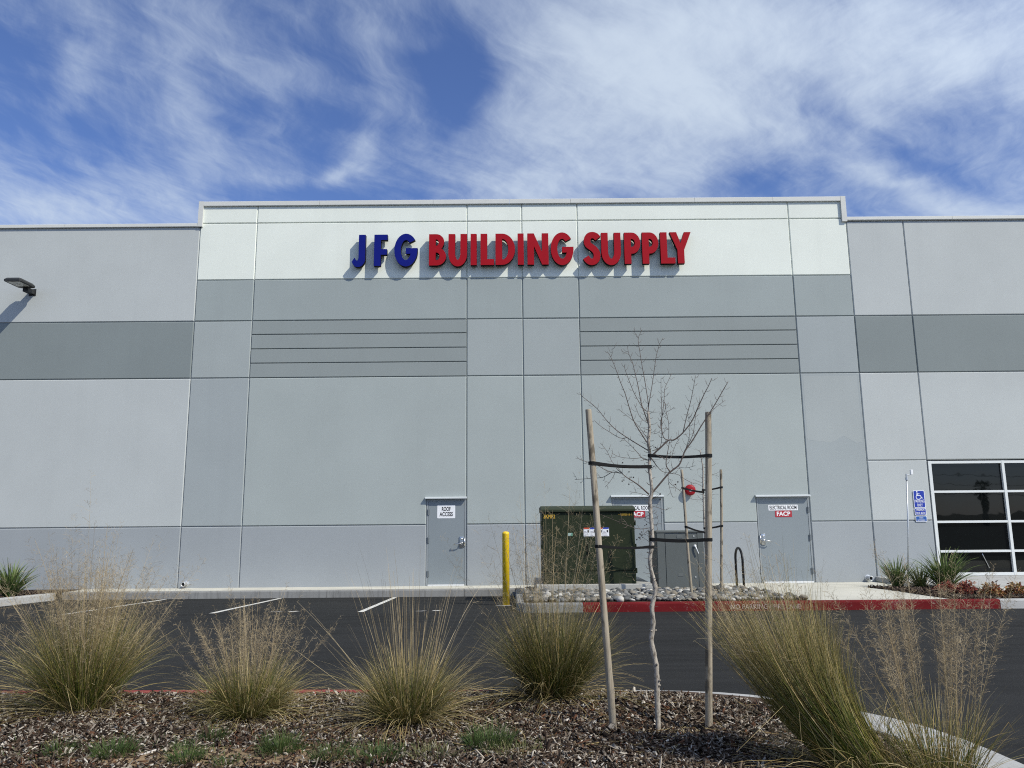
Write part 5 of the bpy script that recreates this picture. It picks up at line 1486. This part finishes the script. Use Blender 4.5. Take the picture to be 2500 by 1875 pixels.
def strappy(x, y, z, label, seed, n, L, w_, pal0, pal1, lean=(0, 0)):
    r = np.random.default_rng(seed)
    C, phi = blade_lines(r, n, 8, .09, r.uniform(.6, 1.1, n) * L, np.abs(r.normal(.32, .36, n)), r.uniform(.25, 1.2, n), lean)
    W_ = 1.5 * w_ * r.uniform(.7, 1.2, n)[:, None] * np.array([.8, 1, 1, 1, .9, .7, .45, .1])[None]
    v, f, t = ribbons(C, W_, side_of(r, phi), tints(r, n, 8, pal0, pal1, .3, 1.1))
    root = empty('strappy_plant', (x, y, z)); tag(root, label, 'plant', 'strappy green plants in the beds by the wall')
    tag(link('leaves', np_mesh('leaves', v, f, t), M_LEAF, root), kind='stuff')
G1 = np.array([(.055, .095, .022), (.075, .12, .03), (.04, .07, .02)]); G2 = np.array([(.13, .20, .05), (.17, .22, .07), (.26, .29, .12)])
strappy(-11.05, 17.35, -.02, 'strappy green plant at the left edge behind the white kerb', 21, 230, .82, .016, G1, G2)
strappy(8.30, 17.05, .045, 'strappy green plant left of the sensor post', 22, 150, .70, .014, G1, G2)
strappy(8.50, 16.45, .06, 'short yellowish strappy plant at the foot of the sensor post', 23, 130, .60, .012, np.array([(.09, .11, .03)]), np.array([(.2, .2, .08)]))
strappy(8.95, 16.35, .07, 'largest strappy plant, in front of the window corner', 24, 260, .88, .016, G1, G2)

def shrub(x, y, z, label, seed, R_, n, pal):
    r = np.random.default_rng(seed)
    root = empty('red_shrub', (x, y, z)); tag(root, label, 'shrub', 'low reddish shrubs in the right bed')
    st = MB(); tips = []
    for i in range(16):
        a = r.uniform(0, 6.28); e = r.uniform(.15, 1.2)
        d = Vector((math.cos(a) * math.sin(e), math.sin(a) * math.sin(e), math.cos(e)))
        p = d * R_ * r.uniform(.75, 1.0); p.z = max(.06, p.z)
        st.tube([(0, 0, -.02), p * .5 + Vector((0, 0, .02)), p], [.006, .004, .002], 5)
    tag(st.build('stems', M_TWIG, root), kind='stuff')
    d = r.normal(0, 1, (n, 3)); d /= np.linalg.norm(d, axis=1, keepdims=True); d[:, 2] = np.abs(d[:, 2]) * .95
    lump = 1 + .22 * np.sin(d[:, 0] * 5 + seed) + .16 * np.sin(d[:, 1] * 6 + d[:, 2] * 4)
    p = d * (R_ * lump * r.uniform(.45, 1.05, n) ** .6)[:, None]; p[:, 2] += .03
    ax_ = d + r.normal(0, .7, (n, 3)); ax_ /= np.linalg.norm(ax_, axis=1, keepdims=True)
    sd = np.cross(ax_, r.normal(0, 1, (n, 3))); sd /= np.linalg.norm(sd, axis=1, keepdims=True)
    L = r.uniform(.045, .085, n)
    C = p[:, None] + ax_[:, None] * (L[:, None] * np.array([0, .5, 1.0])[None])[:, :, None]
    C[:, 2, 2] -= L * .2
    W_ = np.array([.008, .03, .004])[None] * r.uniform(.7, 1.2, (n, 1))
    pal = np.array(pal); t = np.repeat((pal[r.integers(0, len(pal), n)] * r.uniform(.7, 1.25, (n, 1)))[:, None], 3, 1)
    v, f, tt_ = ribbons(C, W_, sd, t)
    tag(link('leaves', np_mesh('leaves', v, f, tt_), M_LEAF, root), kind='stuff')
RED = [(.24, .045, .035), (.33, .07, .05), (.13, .03, .025), (.42, .19, .11)]; ORG = [(.36, .17, .06), (.44, .26, .11), (.24, .08, .035), (.20, .15, .04), (.14, .03, .03)]
shrub(8.45, 15.4, walk_z(15.4) + .01, 'small dark red shrub half hidden behind the largest strappy plant', 31, .15, 220, RED)
shrub(8.33, 14.55, walk_z(14.6) + .01, 'red leaved shrub, leftmost of the three along the red kerb', 32, .20, 520, RED + [(.3, .14, .08)])
shrub(8.52, 14.05, walk_z(14.05) + .01, 'orange brown shrub between the two other kerbside shrubs', 33, .185, 480, ORG)
shrub(9.18, 14.40, walk_z(14.4) + .01, 'tan and red shrub at the right edge above the white kerb', 34, .175, 400, ORG)

# weeds in the foreground
def weed(x, y, label, seed, n, rad, L, pal):
    r = np.random.default_rng(seed)
    th = np.abs(r.normal(.5, .4, n))
    C, phi = blade_lines(r, n, 5, rad, r.uniform(.4, 1.15, n) * L, th, r.uniform(.2, 1.1, n), floor=.004)
    W_ = .0034 * r.uniform(.6, 1.3, n)[:, None] * np.array([1, 1, .85, .6, .15])[None]
    v, f, t = ribbons(C, W_, side_of(r, phi), tints(r, n, 5, pal * .8, pal * 1.2, 0, 1))
    o = link('weed_tuft', np_mesh('weed_tuft', v, f, t), M_LEAF); o.location = (x, y, bed_z(x, y) - .004)
    tag(o, label, 'weeds', 'low green weed tufts along the front of the bed')
WG = np.array([(.050, .085, .020), (.062, .10, .025), (.038, .068, .018), (.085, .105, .032)])
WY = np.array([(.17, .17, .07), (.12, .14, .05), (.22, .19, .09)])
WEEDS = [(-2.87, 5.15, 240, .09, .11, WG * .8, 'grass weed at the bottom left below the tallest grass clump'), (-2.52, 5.15, 420, .12, .12, WG, 'bright weed tuft beside the long pale splinter'),
         (-2.16, 5.30, 90, .05, .08, WG, 'tiny sprig of weed right of the bright tuft at left'), (-2.03, 5.50, 200, .08, .11, WG * .8, 'darker weed tuft directly in front of the second grass clump'),
         (-2.03, 5.06, 380, .10, .11, WG * 1.1, 'vivid weed tuft at the bottom edge below the second grass clump'), (-1.50, 5.22, 520, .12, .14, WG, 'full rounded weed tuft left of the tan wood offcut'),
         (-1.13, 5.06, 300, .12, .12, WG * .85, 'weed tuft right of the tan wood offcut'), (-.83, 5.02, 420, .16, .10, WG, 'wide flat weed patch below the spiky third grass clump'),
         (-.50, 5.02, 260, .14, .09, WY, 'yellowing weed patch in the middle of the bottom edge'), (-.16, 5.24, 700, .15, .14, WG, 'biggest weed tuft in front of the dark green grass clump'),
         (-.02, 5.05, 300, .15, .08, WY, 'straw coloured weed patch below the biggest weed tuft'), (-1.75, 4.98, 140, .07, .08, WG, 'small weed at the bottom edge left of the rounded tuft'),
         (1.12, 5.62, 40, .04, .05, WG, 'few green blades on the near rim of the tree basin')]
# dry straw blown over the mulch and seedlings too many to count
r_ = np.random.default_rng(77)
n_ = 1500
xx = r_.uniform(-5.2, 2.9, n_); cl = r_.integers(0, 6, n_); near = r_.uniform(0, 1, n_) < .6
gx = np.array([-3.36, -2.03, -.78, .32, 2.0, 1.0]); gy = np.array([6.2, 6.1, 5.9, 6.4, 5.0, 5.75])
xx = np.where(near, gx[cl] + r_.normal(0, .38, n_), xx); yy2 = np.where(near, gy[cl] - np.abs(r_.normal(0, .32, n_)) + .1, r_.uniform(4.75, 6.8, n_))
ok_ = bed_dist(xx, yy2) > np.interp(xx, [1.0, 2.5], [.2, .46]); xx, yy2 = xx[ok_], yy2[ok_]; n_ = len(xx)
zz = np.array([bed_z(a_, b_) for a_, b_ in zip(xx, yy2)]) + r_.uniform(.012, .024, n_)
an = r_.uniform(0, 6.28, n_); ll = r_.uniform(.04, .22, n_); s_ = np.linspace(-.5, .5, 4)
bend_ = r_.normal(0, .12, n_)
C_ = np.stack([xx[:, None] + np.cos(an)[:, None] * ll[:, None] * s_ - np.sin(an)[:, None] * (bend_ * ll)[:, None] * s_ ** 2 * 4, yy2[:, None] + np.sin(an)[:, None] * ll[:, None] * s_ + np.cos(an)[:, None] * (bend_ * ll)[:, None] * s_ ** 2 * 4,
               zz[:, None] + (r_.normal(0, .12, n_) * ll)[:, None] * s_], -1)
C_[:, :, 2] = np.maximum(C_[:, :, 2], zz[:, None] - .006)
v_, f_, t_ = ribbons(C_, .0034 * r_.uniform(.5, 1.3, n_)[:, None] * np.ones((1, 4)), np.stack([-np.sin(an), np.cos(an), r_.normal(0, .3, n_)], 1), tints(r_, n_, 4, STRAW * .8, STRAW, 0, 1))
tag(link('straw_litter', np_mesh('straw_litter', v_, f_, np.clip(t_, 0, .8)), M_STRAW), kind='stuff')
n_ = 420
xx = r_.normal(0, 1, n_); ctr = np.array([-2.95, -2.6, -2.3, -1.85, -1.3, -.95, -.6, -.3, .05, -4.2, -3.5]); k_ = r_.integers(0, len(ctr), n_)
xx = ctr[k_] + xx * .16; yy2 = 5.05 + np.abs(r_.normal(0, .17, n_)) + .05 * np.sin(xx * 5)
al_, ph_ = blade_lines(r_, n_, 4, .002, r_.uniform(.02, .07, n_), np.abs(r_.normal(.5, .4, n_)), r_.uniform(.2, 1, n_), floor=0)
al_ = al_ + np.stack([xx, yy2, np.array([bed_z(a_, b_) for a_, b_ in zip(xx, yy2)]) + .006], 1)[:, None]
v_, f_, t_ = ribbons(al_, .0042 * r_.uniform(.6, 1.3, n_)[:, None] * np.array([1, .9, .7, .2])[None], side_of(r_, ph_), tints(r_, n_, 4, WG, WG * 1.3, 0, 1))
tag(link('seedlings', np_mesh('seedlings', v_, f_, t_), M_LEAF), kind='stuff')
for i, (x, y, n, rad, L, pal, lab) in enumerate(WEEDS): weed(x, y, lab, 50 + i, n, rad, L, pal)

# ------------------------------------------------------------------ across the street behind the viewer (seen mirrored in the storefront glass)
def palm(x, y):
    root = empty('palm_tree', (x, y, -.3)); tag(root, 'tall fan palm across the street, mirrored in the storefront glass', 'palm tree')
    b = MB(); b.tube([(0, 0, -.2), (.05, 0, 2), (0, .05, 5.4)], [.36, .26, .22], 10); b.build('trunk', M_BARK, root, True)
    b = MB(); r = random.Random(2)
    for i in range(90):
        a = r.uniform(0, 6.28); z = r.uniform(3.0, 5.2); o = .9 * (z - 2.4) / 2.8
        b.add([(.2 * math.cos(a), .2 * math.sin(a), z), (o * math.cos(a - .18), o * math.sin(a - .18), z - .9), (o * math.cos(a), o * math.sin(a), z - 1.2), (o * math.cos(a + .18), o * math.sin(a + .18), z - .9)], [(0, 1, 2, 3)])
    tag(b.build('dead_skirt', material('dead_frond', (.16, .11, .06), .9), root), kind='stuff')
    mp = material('palm_green', (.04, .06, .02), .7)
    for i in range(34):
        a = r.uniform(0, 6.28); e = r.uniform(-.5, 1.3); d = Vector((math.cos(a) * math.cos(e), math.sin(a) * math.cos(e), math.sin(e)))
        c = Vector((0, .05, 5.5)); h = c + d * r.uniform(.9, 1.15); s = d.cross(Vector((0, 0, 1))).normalized()
        b = MB(); b.tube([c, h], .02, 4)
        for q in range(11):
            an = -1.25 + 2.5 * q / 10; t = h + (d * math.cos(an) + s * math.sin(an)) * .75 - Vector((0, 0, .12 + .12 * abs(an)))
            w0 = (d * -math.sin(an) + s * math.cos(an)) * .05
            b.add([h, h + (t - h) * .55 + w0, t, h + (t - h) * .55 - w0], [(0, 1, 2, 3)])
        b.build('frond', mp, root)
palm(72, -80)
t = empty('utility_pole', (60, -86, -.4)); tag(t, 'wooden utility pole with sagging cables across the street', 'utility pole')
b = MB(); b.tube([(0, 0, 0), (0, 0, 9.5)], [.17, .12], 10); b.build('pole', M_STAKE, t)
b = MB(); b.box(-1.2, 1.2, -.06, .06, 8.6, 8.75); b.build('crossarm', M_STAKE, t)
for z, yy_ in ((5.6, 0), (6.0, .1), (7.0, 0), (8.7, -.6)):
    b = MB(); pts = [(-60 + 4 * i, yy_, z - .9 * math.sin(math.pi * ((i / 15 * 1.0) % 1.0)) if i <= 15 else z - .9 * math.sin(math.pi * ((i - 15) / 15))) for i in range(31)]
    b.tube(pts, .035, 4); b.build('cable', M_RUBBER, t)
def far_tree(x, y, h, seed):
    r = np.random.default_rng(seed)
    root = empty('street_tree', (x, y, -.4)); tag(root, ['broad dark street tree', 'lower grey green street tree', 'tall narrow street tree', 'rounded street tree'][seed % 4] + ' far across the street behind the viewer', 'tree', 'street trees behind the viewer')
    b = MB(); b.tube([(0, 0, 0), (.1, 0, h * .5)], [.2, .12], 8); b.build('trunk', M_BARK, root)
    n = 1200
    d = r.normal(0, 1, (n, 3)); d /= np.linalg.norm(d, axis=1, keepdims=True)
    p = d * (h * .36 * r.uniform(.4, 1, n) ** .5 * (1 + .2 * np.sin(d[:, 0] * 5 + seed) + .2 * np.sin(d[:, 2] * 6)))[:, None]; p[:, 2] += h * .64
    a = r.normal(0, 1, (n, 3)); s = np.cross(a, d); s /= np.linalg.norm(s, axis=1, keepdims=True)
    C = p[:, None] + a[:, None] / np.linalg.norm(a, axis=1)[:, None, None] * (np.array([-.22, 0, .22]))[None, :, None]
    t = np.repeat((np.array([(.04, .055, .02)]) * r.uniform(.6, 1.4, (n, 1)))[:, None], 3, 1)
    v, f, tt_ = ribbons(C, np.array([.06, .3, .06])[None] * np.ones((n, 1)), s, t)
    tag(link('crown', np_mesh('crown', v, f, tt_), M_LEAF, root), kind='stuff')
for i, (x, y, h) in enumerate(((40, -95, 5), (58, -110, 4.5), (95, -100, 6), (110, -90, 5))): far_tree(x, y, h, i)

# haze-free day: nothing else between the camera and the wall
